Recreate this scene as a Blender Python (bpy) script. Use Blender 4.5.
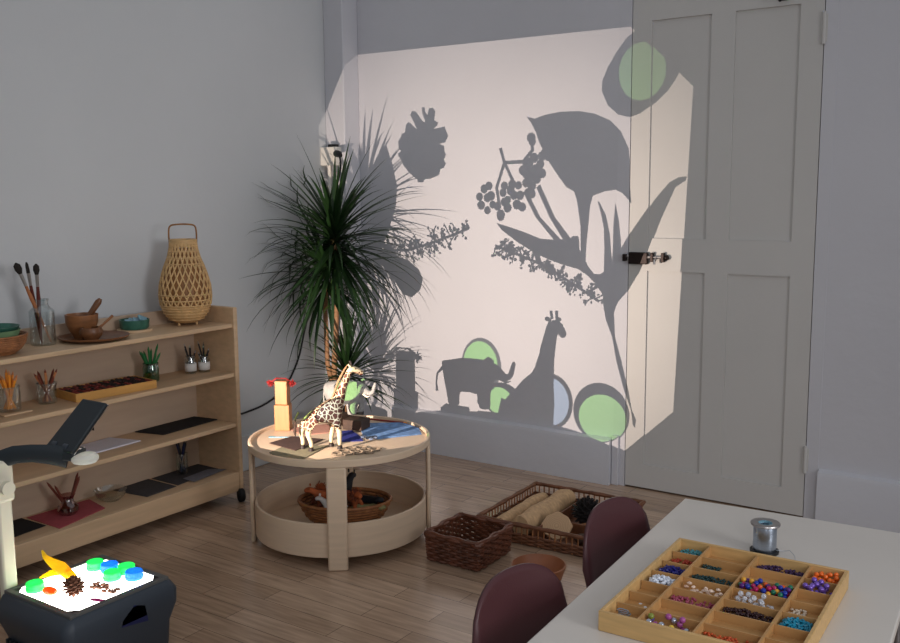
import bpy, bmesh, math, random
from mathutils import Vector, Matrix, Euler, noise
from mathutils.geometry import tessellate_polygon
random.seed(7)
for o in list(bpy.data.objects): bpy.data.objects.remove(o)
SC = bpy.context.scene
COL = SC.collection
PI = math.pi
R = math.radians

# ------------------------------------------------------------------ camera
cam_d = bpy.data.cameras.new('camera'); cam = bpy.data.objects.new('camera', cam_d); COL.objects.link(cam)
F_PX = 950.0
cam_d.sensor_width = 36.0; cam_d.lens = F_PX / 900 * 36.0
cam_d.shift_x = 0.0; cam_d.clip_start = 0.02
yaw, pitch, roll = -0.60106484, 0.13672853, 0.0080591
fw = Vector((math.sin(yaw)*math.cos(pitch), math.cos(yaw)*math.cos(pitch), -math.sin(pitch)))
r0 = Vector((math.cos(yaw), -math.sin(yaw), 0)); d0 = fw.cross(r0)
rt = math.cos(roll)*r0 + math.sin(roll)*d0; dn = -math.sin(roll)*r0 + math.cos(roll)*d0
cam.matrix_world = Matrix(((rt.x, -dn.x, -fw.x, 0), (rt.y, -dn.y, -fw.y, 0), (rt.z, -dn.z, -fw.z, 1.5), (0, 0, 0, 1)))
SC.camera = cam

# ------------------------------------------------------------------ light
w = bpy.data.worlds.new('world'); SC.world = w; w.use_nodes = True
bg = w.node_tree.nodes['Background']
bg.inputs[1].default_value = 1.0      # pale daylit ceiling overhead, dimmer room behind
_n = w.node_tree.nodes; _l = w.node_tree.links
_tc = _n.new('ShaderNodeTexCoord'); _sp = _n.new('ShaderNodeSeparateXYZ'); _cr = _n.new('ShaderNodeValToRGB')
_l.new(_tc.outputs['Generated'], _sp.inputs[0]); _l.new(_sp.outputs['Z'], _cr.inputs[0]); _l.new(_cr.outputs[0], bg.inputs[0])
_cr.color_ramp.elements[0].position = 0.0; _cr.color_ramp.elements[0].color = (.190, .198, .211, 1)
_cr.color_ramp.elements[1].position = 0.75; _cr.color_ramp.elements[1].color = (.348, .359, .377, 1)
def area(name, loc, target, sx, sy, power, color, spread=PI):
    l = bpy.data.lights.new(name, 'AREA'); l.shape = 'RECTANGLE'; l.size = sx; l.size_y = sy
    l.energy = power; l.color = color; l.spread = spread
    o = bpy.data.objects.new(name, l); COL.objects.link(o); o.location = loc
    o.rotation_euler = (Vector(target)-Vector(loc)).to_track_quat('-Z', 'Y').to_euler()
    return o
area('window_daylight', (3.0, 1.3, 1.9), (-3.8, 2.2, 1.2), 1.6, 1.4, 17, (0.98, 0.98, 1.0), R(85))
area('rear_window_daylight', (1.5, -1.4, 2.4), (-1.35, 3.1, 0.0), 1.6, 1.5, 5, (0.98, 0.98, 1.0), R(70))
BEAM_POWER = 262.0
STAGE_GLOW = 6.0
SC.view_settings.view_transform = 'Standard'; SC.view_settings.look = 'None'
SC.view_settings.exposure = 0.0; SC.view_settings.gamma = 1.0; SC.view_settings.use_curve_mapping = False

# ------------------------------------------------------------------ materials
def srgb(r, g, b):
    f = lambda c: (c/255/12.92) if c/255 <= .04045 else ((c/255+.055)/1.055)**2.4
    return (f(r), f(g), f(b), 1)
def mat(name, col, rough=.6, vary=0.0, scale=8, metal=0.0, stretch=None, trans=0.0, bump=0.0, spec=.5, alpha=1.0, sheen=0, ior=1.45, bscale=None):
    m = bpy.data.materials.new(name); m.use_nodes = True
    nt = m.node_tree; b = nt.nodes['Principled BSDF']
    b.inputs['Base Color'].default_value = col; b.inputs['Roughness'].default_value = rough
    b.inputs['Metallic'].default_value = metal; b.inputs['Specular IOR Level'].default_value = spec
    b.inputs['Transmission Weight'].default_value = trans; b.inputs['IOR'].default_value = ior
    if vary or bump:
        tc = nt.nodes.new('ShaderNodeTexCoord'); mp = nt.nodes.new('ShaderNodeMapping')
        nt.links.new(tc.outputs['Object'], mp.inputs['Vector'])
        if stretch: mp.inputs['Scale'].default_value = stretch
        nz = nt.nodes.new('ShaderNodeTexNoise'); nz.inputs['Scale'].default_value = scale; nz.inputs['Detail'].default_value = 5
        nt.links.new(mp.outputs[0], nz.inputs['Vector'])
        if vary:
            cr = nt.nodes.new('ShaderNodeValToRGB')
            a = [max(0, c*(1-vary)) for c in col[:3]]+[1]; z = [min(1, c*(1+vary)) for c in col[:3]]+[1]
            cr.color_ramp.elements[0].color = a; cr.color_ramp.elements[0].position = .3
            cr.color_ramp.elements[1].color = z; cr.color_ramp.elements[1].position = .7
            nt.links.new(nz.outputs['Fac'], cr.inputs[0]); nt.links.new(cr.outputs[0], b.inputs['Base Color'])
        if bump:
            bp = nt.nodes.new('ShaderNodeBump'); bp.inputs['Strength'].default_value = bump; bp.inputs['Distance'].default_value = .01
            if bscale:
                n2 = nt.nodes.new('ShaderNodeTexNoise'); n2.inputs['Scale'].default_value = bscale; n2.inputs['Detail'].default_value = 3
                nt.links.new(tc.outputs['Object'], n2.inputs['Vector']); nt.links.new(n2.outputs['Fac'], bp.inputs['Height'])
            else: nt.links.new(nz.outputs['Fac'], bp.inputs['Height'])
            nt.links.new(bp.outputs[0], b.inputs['Normal'])
    return m
def glow_plastic(name, col, through=.6):
    m = bpy.data.materials.new(name); m.use_nodes = True; nt = m.node_tree
    out = nt.nodes['Material Output']; b = nt.nodes['Principled BSDF']
    b.inputs['Base Color'].default_value = col; b.inputs['Roughness'].default_value = .35
    t = nt.nodes.new('ShaderNodeBsdfTranslucent'); t.inputs[0].default_value = col
    mx = nt.nodes.new('ShaderNodeMixShader'); mx.inputs[0].default_value = through
    nt.links.new(b.outputs[0], mx.inputs[1]); nt.links.new(t.outputs[0], mx.inputs[2]); nt.links.new(mx.outputs[0], out.inputs[0])
    return m
def clear(name, col):      # stained transparent film
    m = bpy.data.materials.new(name); m.use_nodes = True; nt = m.node_tree
    t = nt.nodes.new('ShaderNodeBsdfTransparent'); t.inputs[0].default_value = col
    nt.links.new(t.outputs[0], nt.nodes['Material Output'].inputs[0]); return m
def glass_mat(name, tint=(1, 1, 1, 1), k=.12):   # thin clear glass: mostly see-through with a gloss
    m = bpy.data.materials.new(name); m.use_nodes = True; nt = m.node_tree
    t = nt.nodes.new('ShaderNodeBsdfTransparent'); t.inputs[0].default_value = tint
    g = nt.nodes.new('ShaderNodeBsdfGlossy'); g.inputs['Roughness'].default_value = .05
    lw = nt.nodes.new('ShaderNodeLayerWeight'); lw.inputs[0].default_value = .25
    mth = nt.nodes.new('ShaderNodeMath'); mth.operation = 'MULTIPLY_ADD'; mth.inputs[1].default_value = .5; mth.inputs[2].default_value = k*.4
    nt.links.new(lw.outputs['Facing'], mth.inputs[0])
    mx = nt.nodes.new('ShaderNodeMixShader'); nt.links.new(mth.outputs[0], mx.inputs[0])
    nt.links.new(t.outputs[0], mx.inputs[1]); nt.links.new(g.outputs[0], mx.inputs[2])
    nt.links.new(mx.outputs[0], nt.nodes['Material Output'].inputs[0]); return m
def emit(name, col, s):
    m = bpy.data.materials.new(name); m.use_nodes = True; b = m.node_tree.nodes['Principled BSDF']
    b.inputs['Base Color'].default_value = (.8, .8, .8, 1)
    b.inputs['Emission Color'].default_value = col; b.inputs['Emission Strength'].default_value = s; return m

M = {}
M['wall'] = mat('painted_plaster', srgb(206, 206, 212), .75, .03, 1.3, bump=.25, bscale=14)
M['wall_left'] = mat('painted_plaster_left', srgb(207, 209, 211), .75, .03, 1.1, bump=.2, bscale=12)
M['door'] = mat('door_paint', srgb(204, 202, 199), .55, .025, 2, bump=.12, bscale=22)
M['birch'] = mat('pale_birch', srgb(202, 172, 138), .5, .10, 3, stretch=(6, 1.0, 14))
M['birch_edge'] = mat('birch_edge', srgb(205, 160, 124), .55, .10, 30)
M['birch_back'] = mat('birch_back', srgb(184, 160, 138), .6, .06, 3, stretch=(4, 1, 8))
M['ply'] = mat('white_birch', srgb(212, 188, 162), .45, .06, 4, stretch=(1, 1, 14))
M['block'] = mat('beech_block', srgb(170, 120, 78), .55, .10, 12, stretch=(8, 8, 1))
M['traywood'] = mat('bead_tray_wood', srgb(206, 168, 112), .45, .10, 6, stretch=(2, 18, 18))
M['traywood_d'] = mat('bead_tray_divider', srgb(188, 144, 92), .5, .10, 6, stretch=(2, 12, 12))
M['bamboo'] = mat('bamboo', srgb(206, 168, 116), .5, .16, 40)
M['bamboo_d'] = mat('bamboo_dark', srgb(150, 104, 60), .5, .2, 30)
M['darkwood'] = mat('dark_turned_wood', srgb(112, 72, 44), .4, .22, 6, stretch=(1, 9, 9))
M['midwood'] = mat('mid_brown_wood', srgb(140, 92, 56), .45, .2, 6, stretch=(2, 2, 10))
M['wicker'] = mat('dark_wicker', srgb(98, 56, 38), .42, .35, 25)
M['wicker_m'] = mat('brown_wicker', srgb(108, 66, 42), .5, .3, 25)
M['rattan'] = mat('rattan', srgb(150, 98, 60), .5, .28, 40)
M['log'] = mat('peeled_log', srgb(190, 156, 118), .8, .18, 5, stretch=(12, 12, 2), bump=.5)
M['terracotta'] = mat('red_brown_bowl', srgb(150, 92, 60), .45, .12, 10)
M['maroon'] = mat('maroon_plastic', srgb(80, 46, 50), .38, .04, 3, bump=.05, bscale=250)
M['steel'] = mat('steel_tube', srgb(150, 150, 155), .3, metal=1)
M['tabletop'] = mat('grey_laminate', srgb(212, 206, 199), .35, .02, 5)
M['black'] = mat('black_plastic', srgb(20, 20, 22), .45)
M['rubber'] = mat('rubber', srgb(16, 16, 17), .7)
M['ohp'] = mat('projector_grey', srgb(56, 64, 74), .45, .05, 4, bump=.06, bscale=300)
M['ohp_d'] = mat('projector_dark', srgb(36, 44, 50), .5)
M['navy'] = mat('navy_plastic', srgb(26, 34, 78), .4)
M['cream'] = mat('cream_plastic', srgb(226, 220, 200), .4)
M['lens'] = glow_plastic('lens_glass', (.9, .9, .86, 1), .55)
M['mirror'] = mat('mirror', (.9, .9, .9, 1), .04, metal=1)
M['stage'] = emit('lit_stage', (1, .97, .9, 1), STAGE_GLOW)
M['g_lid'] = glow_plastic('green_lid', srgb(96, 240, 160), .6)
M['b_lid'] = glow_plastic('blue_lid', srgb(70, 176, 245), .6)
M['y_leaf'] = glow_plastic('yellow_leaf', srgb(255, 222, 50), .6)
M['o_leaf'] = glow_plastic('orange_petal', srgb(255, 120, 20), .5)
M['p_leaf'] = glow_plastic('purple_leaf', srgb(150, 60, 120), .5)
M['cone'] = mat('pine_cone', srgb(120, 78, 58), .7, .25, 40)
M['cone_d'] = mat('dark_cone', srgb(30, 24, 24), .8, .3, 40)
M['leaf'] = mat('dracaena_leaf', srgb(30, 54, 25), .40, .35, 6)
M['leaf2'] = mat('dracaena_young_leaf', srgb(64, 98, 40), .38, .35, 6)
M['stem'] = mat('dracaena_stem', srgb(158, 118, 84), .7, .25, 30, stretch=(1, 1, 5))
M['pot'] = mat('dark_pot', srgb(40, 34, 34), .5)
M['soil'] = mat('soil', srgb(46, 34, 26), .9, .3, 50)
M['glass'] = glass_mat('jar_glass', (.94, .97, .97, 1), .3)
M['gglass'] = glass_mat('green_glass', srgb(150, 205, 175), .3)
M['pglass'] = glass_mat('pinkish_glass', srgb(225, 200, 200), .3)
M['white'] = mat('white_paper', srgb(214, 214, 226), .8, .03, 10)
M['label'] = mat('white_label', srgb(214, 212, 208), .7)
M['felt_black'] = mat('black_felt', srgb(22, 20, 22), .95, .2, 60)
M['felt_grey'] = mat('dark_grey_felt', srgb(66, 64, 66), .95, .15, 60)
M['felt_lgrey'] = mat('grey_felt', srgb(120, 120, 128), .95, .1, 60)
M['felt_red'] = mat('red_felt', srgb(168, 76, 84), .95, .1, 60)
M['felt_brown'] = mat('brown_felt', srgb(62, 42, 38), .95, .2, 60)
M['felt_olive'] = mat('olive_felt', srgb(120, 114, 92), .95, .12, 60)
M['felt_pink'] = mat('dusty_pink_felt', srgb(176, 128, 112), .95, .1, 60)
M['denim'] = mat('blue_cloth', srgb(104, 140, 188), .9, .35, 40)
M['navyfelt'] = mat('navy_felt', srgb(26, 36, 120), .9, .15, 60)
M['blockdark'] = mat('dark_block', srgb(62, 44, 34), .7, .3, 25)
M['hexl'] = mat('grey_lattice', srgb(122, 108, 92), .85, .15, 40)
M['red'] = mat('red_yarn', srgb(140, 28, 26), .8, .2, 60)
M['green_d'] = mat('teal_green_ceramic', srgb(52, 100, 86), .35, .3, 30)
M['green_l'] = mat('sage_green_ceramic', srgb(118, 150, 110), .45, .1, 20)
M['bluegl'] = mat('pale_blue_glass', srgb(120, 160, 176), .15)
M['ferrule'] = mat('ferrule', srgb(170, 165, 160), .3, metal=1)
M['bristle'] = mat('dark_bristle', srgb(38, 32, 28), .9, .3, 80, stretch=(6, 6, 1))
M['brushred'] = mat('brush_lacquer', srgb(92, 34, 24), .3)
M['brushtan'] = mat('brush_tan', srgb(168, 104, 62), .4)
M['pencil_o'] = mat('orange_pencil', srgb(240, 150, 50), .45, .1, 10)
M['pencil_w'] = mat('wood_pencil', srgb(200, 130, 84), .5, .1, 10)
M['pencil_r'] = mat('brown_red_pencil', srgb(120, 58, 44), .5, .1, 10)
M['pencil_g'] = mat('green_pencil', srgb(40, 120, 66), .45, .15, 10)
M['pencil_k'] = mat('black_pencil', srgb(28, 28, 32), .45)
M['crayon_r'] = mat('dark_red_crayon', srgb(126, 46, 42), .6, .25, 10)
M['crayon_k'] = mat('near_black_crayon', srgb(40, 28, 30), .6, .25, 10)
M['chestwood'] = mat('crayon_tray_wood', srgb(196, 146, 78), .5, .12, 6, stretch=(9, 1, 9))
M['oldiron'] = mat('old_iron', srgb(42, 32, 30), .45, .3, 40, metal=.6)
M['nickel'] = mat('worn_nickel', srgb(176, 172, 172), .35, .1, 30, metal=.9)
M['outlet'] = mat('outlet_white', srgb(228, 224, 216), .4)
M['elephant'] = mat('elephant_skin', srgb(150, 148, 145), .75, .12, 25, bump=.5, bscale=90)
M['ivory'] = mat('ivory', srgb(236, 228, 206), .4)
M['hoof'] = mat('dark_hoof', srgb(40, 30, 28), .6)
M['tuft'] = mat('tail_tuft', srgb(60, 44, 36), .9)
M['eye'] = mat('eye_black', srgb(12, 10, 10), .2)
M['wire'] = mat('silver_wire', srgb(176, 186, 200), .28, .12, 60, metal=1, stretch=(1, 1, 30))
M['toy_o'] = mat('orange_brown_toy', srgb(164, 84, 44), .8, .3, 30)
M['toy_b'] = mat('reddish_brown_toy', srgb(118, 62, 42), .8, .3, 30)
M['toy_k'] = mat('black_toy', srgb(24, 24, 30), .7, .2, 30)
M['toy_w'] = mat('white_toy', srgb(205, 200, 195), .8, .1, 30)
M['toy_g'] = mat('olive_toy', srgb(130, 124, 84), .8, .2, 30)
M['stool'] = mat('olive_wood', srgb(150, 136, 96), .5, .1, 8, stretch=(2, 12, 12))
M['slab'] = mat('wood_slice', srgb(196, 160, 124), .8, .1, 10)

# giraffe hide: brown patches parted by cream lines, plain legs and head
def giraffe_mat():
    m = bpy.data.materials.new('giraffe_hide'); m.use_nodes = True; nt = m.node_tree; b = nt.nodes['Principled BSDF']
    b.inputs['Roughness'].default_value = .6
    tc = nt.nodes.new('ShaderNodeTexCoord'); v = nt.nodes.new('ShaderNodeTexVoronoi'); v.feature = 'DISTANCE_TO_EDGE'; v.inputs['Scale'].default_value = 52
    nt.links.new(tc.outputs['Object'], v.inputs['Vector'])
    c = nt.nodes.new('ShaderNodeMath'); c.operation = 'GREATER_THAN'; c.inputs[1].default_value = .07
    nt.links.new(v.outputs['Distance'], c.inputs[0])
    sp = nt.nodes.new('ShaderNodeSeparateXYZ'); nt.links.new(tc.outputs['Object'], sp.inputs[0])
    lo = nt.nodes.new('ShaderNodeMath'); lo.operation = 'GREATER_THAN'; lo.inputs[1].default_value = .085
    hi = nt.nodes.new('ShaderNodeMath'); hi.operation = 'LESS_THAN'; hi.inputs[1].default_value = .318
    nt.links.new(sp.outputs['Z'], lo.inputs[0]); nt.links.new(sp.outputs['Z'], hi.inputs[0])
    a = nt.nodes.new('ShaderNodeMath'); a.operation = 'MULTIPLY'; nt.links.new(lo.outputs[0], a.inputs[0]); nt.links.new(hi.outputs[0], a.inputs[1])
    a2 = nt.nodes.new('ShaderNodeMath'); a2.operation = 'MULTIPLY'; nt.links.new(a.outputs[0], a2.inputs[0]); nt.links.new(c.outputs[0], a2.inputs[1])
    mx = nt.nodes.new('ShaderNodeMix'); mx.data_type = 'RGBA'
    mx.inputs['A'].default_value = srgb(206, 190, 156); mx.inputs['B'].default_value = srgb(84, 44, 32)
    nt.links.new(a2.outputs[0], mx.inputs['Factor']); nt.links.new(mx.outputs['Result'], b.inputs['Base Color'])
    return m
M['giraffe'] = giraffe_mat()

def floor_mat():
    m = bpy.data.materials.new('grey_brown_laminate_planks'); m.use_nodes = True; nt = m.node_tree; b = nt.nodes['Principled BSDF']
    tc = nt.nodes.new('ShaderNodeTexCoord')
    br = nt.nodes.new('ShaderNodeTexBrick'); br.offset = .37; br.inputs['Scale'].default_value = 1
    br.inputs['Brick Width'].default_value = .62; br.inputs['Row Height'].default_value = .095; br.inputs['Mortar Size'].default_value = .0012
    br.inputs['Bias'].default_value = 0
    br.inputs['Color1'].default_value = srgb(192, 164, 140); br.inputs['Color2'].default_value = srgb(166, 139, 116); br.inputs['Mortar'].default_value = srgb(96, 80, 66)
    nt.links.new(tc.outputs['Object'], br.inputs['Vector'])
    mp = nt.nodes.new('ShaderNodeMapping'); mp.inputs['Scale'].default_value = (2.5, 26, 1); nt.links.new(tc.outputs['Object'], mp.inputs['Vector'])
    nz = nt.nodes.new('ShaderNodeTexNoise'); nz.inputs['Scale'].default_value = 2; nz.inputs['Detail'].default_value = 6
    nt.links.new(mp.outputs[0], nz.inputs['Vector'])
    cr = nt.nodes.new('ShaderNodeValToRGB'); cr.color_ramp.elements[0].color = (.74, .72, .70, 1); cr.color_ramp.elements[1].color = (1.15, 1.14, 1.12, 1)
    cr.color_ramp.elements[0].position = .3; cr.color_ramp.elements[1].position = .7
    nt.links.new(nz.outputs['Fac'], cr.inputs[0])
    mx = nt.nodes.new('ShaderNodeMix'); mx.data_type = 'RGBA'; mx.blend_type = 'MULTIPLY'; mx.inputs['Factor'].default_value = 1
    nt.links.new(br.outputs['Color'], mx.inputs['A']); nt.links.new(cr.outputs[0], mx.inputs['B'])
    nt.links.new(mx.outputs['Result'], b.inputs['Base Color'])
    b.inputs['Roughness'].default_value = .24; b.inputs['Specular IOR Level'].default_value = .5; b.inputs['IOR'].default_value = 1.85
    return m
M['floor'] = floor_mat()

# ------------------------------------------------------------------ mesh helpers
class MB:
    def __init__(s): s.v = []; s.f = []
    def add(s, vs, fs):
        n = len(s.v); s.v += [tuple(v) for v in vs]; s.f += [tuple(i+n for i in f) for f in fs]; return s
    def box(s, c, d, rot=None):
        x, y, z = d[0]/2, d[1]/2, d[2]/2
        vs = [Vector((i, j, k)) for i in (-x, x) for j in (-y, y) for k in (-z, z)]
        if rot:
            e = Euler(rot).to_matrix(); vs = [e @ v for v in vs]
        return s.add([v+Vector(c) for v in vs], [(0, 1, 3, 2), (4, 6, 7, 5), (0, 4, 5, 1), (2, 3, 7, 6), (0, 2, 6, 4), (1, 5, 7, 3)])
    def bb(s, x0, x1, y0, y1, z0, z1): return s.box(((x0+x1)/2, (y0+y1)/2, (z0+z1)/2), (x1-x0, y1-y0, z1-z0))
    def tube(s, pts, r, n=8, caps=True, closed=False, flat=1.0):
        pts = [Vector(p) for p in pts]; rs = r if isinstance(r, (list, tuple)) else [r]*len(pts)
        N = len(pts); vs = []; up = None
        for i, p in enumerate(pts):
            if closed: t = pts[(i+1) % N]-pts[i-1]
            else: t = pts[min(i+1, N-1)]-pts[max(i-1, 0)]
            if t.length < 1e-9: t = Vector((0, 0, 1))
            t.normalize()
            if up is None: up = t.orthogonal().normalized()
            up = (up - t*up.dot(t))
            if up.length < 1e-6: up = t.orthogonal()
            up.normalize(); b = t.cross(up)
            for k in range(n):
                a = 2*PI*k/n; vs.append(p+rs[i]*(up*math.cos(a)+b*math.sin(a)*flat))
        fs = []
        for i in range(N if closed else N-1):
            j = (i+1) % N
            for k in range(n): fs.append((i*n+k, i*n+(k+1) % n, j*n+(k+1) % n, j*n+k))
        if caps and not closed: fs += [tuple(range(n))[::-1], tuple(range((N-1)*n, N*n))]
        return s.add(vs, fs)
    def lathe(s, prof, c=(0, 0, 0), n=32, close=False, sx=1, sy=1, axis=None):
        vs = []; fs = []; m = len(prof); mt = Vector((0, 0, 1)).rotation_difference(Vector(axis)).to_matrix() if axis else None
        for k in range(n):
            a = 2*PI*k/n
            for r, z in prof:
                v = Vector((r*math.cos(a)*sx, r*math.sin(a)*sy, z))
                if mt: v = mt @ v
                vs.append(v+Vector(c))
        for k in range(n):
            k2 = (k+1) % n
            for i in range(m-1 if not close else m):
                j = (i+1) % m
                if prof[i][0] < 1e-7 and prof[j][0] < 1e-7: continue
                if prof[i][0] < 1e-7: fs.append((k*m+i, k2*m+j, k*m+j))
                elif prof[j][0] < 1e-7: fs.append((k*m+i, k2*m+i, k*m+j))
                else: fs.append((k*m+i, k2*m+i, k2*m+j, k*m+j))
        return s.add(vs, fs)
    def disc(s, c, r, h, n=32, sx=1, sy=1, axis=None): return s.lathe([(0, 0), (r, 0), (r, h), (0, h)], c, n, sx=sx, sy=sy, axis=axis)
    def ball(s, c, r, sub=2, sc=(1, 1, 1), jit=0.0):
        bm = bmesh.new(); bmesh.ops.create_icosphere(bm, subdivisions=sub, radius=1)
        vs = []
        for v in bm.verts:
            k = 1+(random.uniform(-jit, jit) if jit else 0)
            vs.append(Vector((v.co.x*r*sc[0]*k, v.co.y*r*sc[1]*k, v.co.z*r*sc[2]*k))+Vector(c))
        bm.verts.index_update(); fs = [tuple(v.index for v in f.verts) for f in bm.faces]; bm.free()
        return s.add(vs, fs)
    def prism(s, poly, z0, z1):        # poly in xy, extruded in z
        n = len(poly); vs = [(x, y, z0) for x, y in poly]+[(x, y, z1) for x, y in poly]
        return s.add(vs, [tuple(range(n))[::-1], tuple(range(n, 2*n))]+[(i, (i+1) % n, n+(i+1) % n, n+i) for i in range(n)])
    def xf(s, mtx): s.v = [tuple(mtx @ Vector(v)) for v in s.v]; return s

def part(name, mb, m, parent=None, bevel=0, smooth=35, solid=0, sub=0):
    me = bpy.data.meshes.new(name); me.from_pydata(mb.v, [], mb.f); me.validate()
    bm = bmesh.new(); bm.from_mesh(me); bmesh.ops.recalc_face_normals(bm, faces=bm.faces); bm.to_mesh(me); bm.free()
    me.materials.append(M[m] if isinstance(m, str) else m)
    if smooth:
        me.shade_smooth(); me.set_sharp_from_angle(angle=R(smooth))
    o = bpy.data.objects.new(name, me); COL.objects.link(o)
    if parent: o.parent = parent
    if solid:
        x = o.modifiers.new('solid', 'SOLIDIFY'); x.thickness = solid; x.offset = 0
    if sub:
        x = o.modifiers.new('sub', 'SUBSURF'); x.levels = sub; x.render_levels = sub
    if bevel:
        x = o.modifiers.new('bevel', 'BEVEL'); x.width = bevel; x.segments = 2; x.limit_method = 'ANGLE'; x.angle_limit = R(40)
        x.harden_normals = False
    return o
def tag(o, label, cat, group=None, kind=None):
    o['label'] = label; o['category'] = cat
    if group: o['group'] = group
    if kind: o['kind'] = kind
    return o
def thing(name, label, cat, loc=(0, 0, 0), rz=0, group=None, rot=None):
    o = bpy.data.objects.new(name, None); COL.objects.link(o); o.location = loc
    o.rotation_euler = rot if rot else (0, 0, rz); o.empty_display_size = .05
    return tag(o, label, cat, group)
def struct(o): o['kind'] = 'structure'; return o
def dup(root, loc, rot=None, label=None, group=None):
    def rec(o, par):
        c = o.copy(); COL.objects.link(c); c.parent = par
        for ch in [x for x in bpy.data.objects if x.parent == o]: rec(ch, c)
        return c
    r = rec(root, None); r.location = loc
    if rot: r.rotation_euler = rot
    if label: r['label'] = label
    if group: r['group'] = group
    return r
def skin(name, V, E, m, parent, sub=2):
    me = bpy.data.meshes.new(name); me.from_pydata([v[:3] for v in V], E, [])
    o = bpy.data.objects.new(name, me); COL.objects.link(o)
    o.modifiers.new('skin', 'SKIN')
    for i, v in enumerate(V):
        sv = me.skin_vertices[0].data[i]
        sv.radius = (v[3], v[4] if len(v) > 4 else v[3]); sv.use_root = (i == 0)
    s = o.modifiers.new('sub', 'SUBSURF'); s.levels = sub; s.render_levels = sub
    dg = bpy.context.evaluated_depsgraph_get(); dg.update()
    me2 = bpy.data.meshes.new_from_object(o.evaluated_get(dg)); me2.name = name
    o.modifiers.clear(); o.data = me2; me2.materials.clear(); me2.materials.append(M[m] if isinstance(m, str) else m)
    me2.shade_smooth()
    if parent: o.parent = parent
    return o

# ------------------------------------------------------------------ the room
YW = 4.37; XL = -3.77
b = MB().bb(-3.77, 3.0, -2.0, 4.45, -.05, 0); struct(part('floor', b, 'floor', smooth=0))
b = MB().bb(-3.9, -1.99, YW, 4.6, 0, 3.0).bb(-.985, 3.0, YW, 4.6, 0, 3.0).bb(-1.99, -.985, YW, 4.6, 2.52, 3.0)
struct(part('wall_back', b, 'wall', smooth=0))
b = MB().bb(-3.95, XL, -2.0, 4.6, 0, 3.0); struct(part('wall_left', b, 'wall_left', smooth=0))
b = MB().bb(XL, -3.626, 4.235, YW, 0, 3.0); struct(part('trim_1', b, 'wall', bevel=.006))
def plinth(name, x0, x1):
    b = MB()
    n = 24
    prof = [(0, 0), (-.040, 0), (-.038, .215), (-.030, .234), (0, .243)]
    vs = []; fs = []
    for i in range(n+1):
        x = x0+(x1-x0)*i/n; j = noise.noise(Vector((x*3, 0, 5)))*.004
        vs += [(x, YW+py+(j if py else 0), max(0, pz+(j*.6 if pz > .1 else 0))) for py, pz in prof]
    for i in range(n):
        for k in range(4): fs.append((i*5+k, i*5+k+1, i*5+6+k, i*5+5+k))
    fs += [(0, 1, 2, 3, 4), tuple(n*5+k for k in (4, 3, 2, 1, 0))]
    struct(part(name, b.add(vs, fs), 'wall'))
plinth('baseboard_back', -3.62, -1.995); plinth('baseboard_right', -.98, 3.0)
b = MB().bb(XL, XL+.022, 3.2, 4.235, 0, .2); struct(part('baseboard_left', b, 'wall_left', bevel=.008))
# door: frame, slab with four sunk panels, bolt, hinges
dr = thing('door_1', 'grey painted panelled door with an iron bolt beside the projected plant shadows', 'door', (-1.48, YW, 0)); dr['kind'] = 'structure'
X0, X1 = -1.922-(-1.48), -1.044-(-1.48)
px = [X0, -1.825+1.48, -1.537+1.48, -1.428+1.48, -1.144+1.48, X1]; pz = [.008, .128, 1.105, 1.264, 2.289, 2.46]
bm_ = MB(); T = .042
bm_.bb(X0, X1, .012, T, .008, 2.46)
for i in range(5):
    for k in range(5):
        if i in (1, 3) and k in (1, 3): continue
        bm_.bb(px[i], px[i+1], 0, .014, pz[k], pz[k+1])
part('slab', bm_, 'door', dr, smooth=0)
for i in (1, 3):
    for k in (1, 3):
        part('panel', MB().bb(px[i]+.0005, px[i+1]-.0005, .0095, .0135, pz[k]+.0005, pz[k+1]-.0005), 'door', dr, smooth=0)
fr = MB().bb(-1.99+1.48, X0-.004, -.001, .06, 0, 2.52).bb(X1+.004, -.985+1.48, -.003, .06, 0, 2.52).bb(X0-.004, X1+.004, -.001, .06, 2.47, 2.52)
part('frame', fr, 'wall', dr, smooth=0)
part('plinth_block', MB().bb(-1.992+1.48, -1.955+1.48, -.018, -.001, 0, .26), 'wall', dr, bevel=.004)
part('recess', MB().bb(X0-.004, X1+.004, .045, .06, 0, 2.47), 'black', dr, smooth=0)
for z0, z1 in ((2.11, 2.245), (.215, .34)):
    h = MB().tube([(X1+.002, -.008, z0), (X1+.002, -.008, z1)], .008, 10)
    h.bb(X1-.012, X1+.016, -.006, .001, z0+.01, z1-.01)
    part('hinge', h, 'door', dr)
lk = part('bolt', MB().bb(X0+.006, X0+.105, -.022, 0, 1.137, 1.195), 'oldiron', dr, bevel=.004)
part('bolt_rod', MB().tube([(X0-.03, -.012, 1.172), (X0+.20, -.012, 1.172)], .008, 10).tube([(X0+.15, -.012, 1.172), (X0+.15, -.04, 1.16), (X0+.15, -.044, 1.14)], .006, 8), 'nickel', lk)
part('bolt_keeper', MB().bb(X0+.12, X0+.135, -.024, 0, 1.15, 1.195).bb(X0+.175, X0+.19, -.024, 0, 1.15, 1.195).ball((X0+.2, -.014, 1.172), .014), 'oldiron', lk, bevel=.002)
part('latch_catch', MB().bb(X0-.022, X0-.004, -.03, -.012, 1.15, 1.185), 'oldiron', dr, bevel=.002)
part('coat_hook', MB().tube([(.26, 0, 2.33), (.26, -.03, 2.32), (.26, -.05, 2.305), (.26, -.06, 2.32)], .008, 8).bb(.24, .28, -.006, 0, 2.31, 2.36), 'black', dr)

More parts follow.
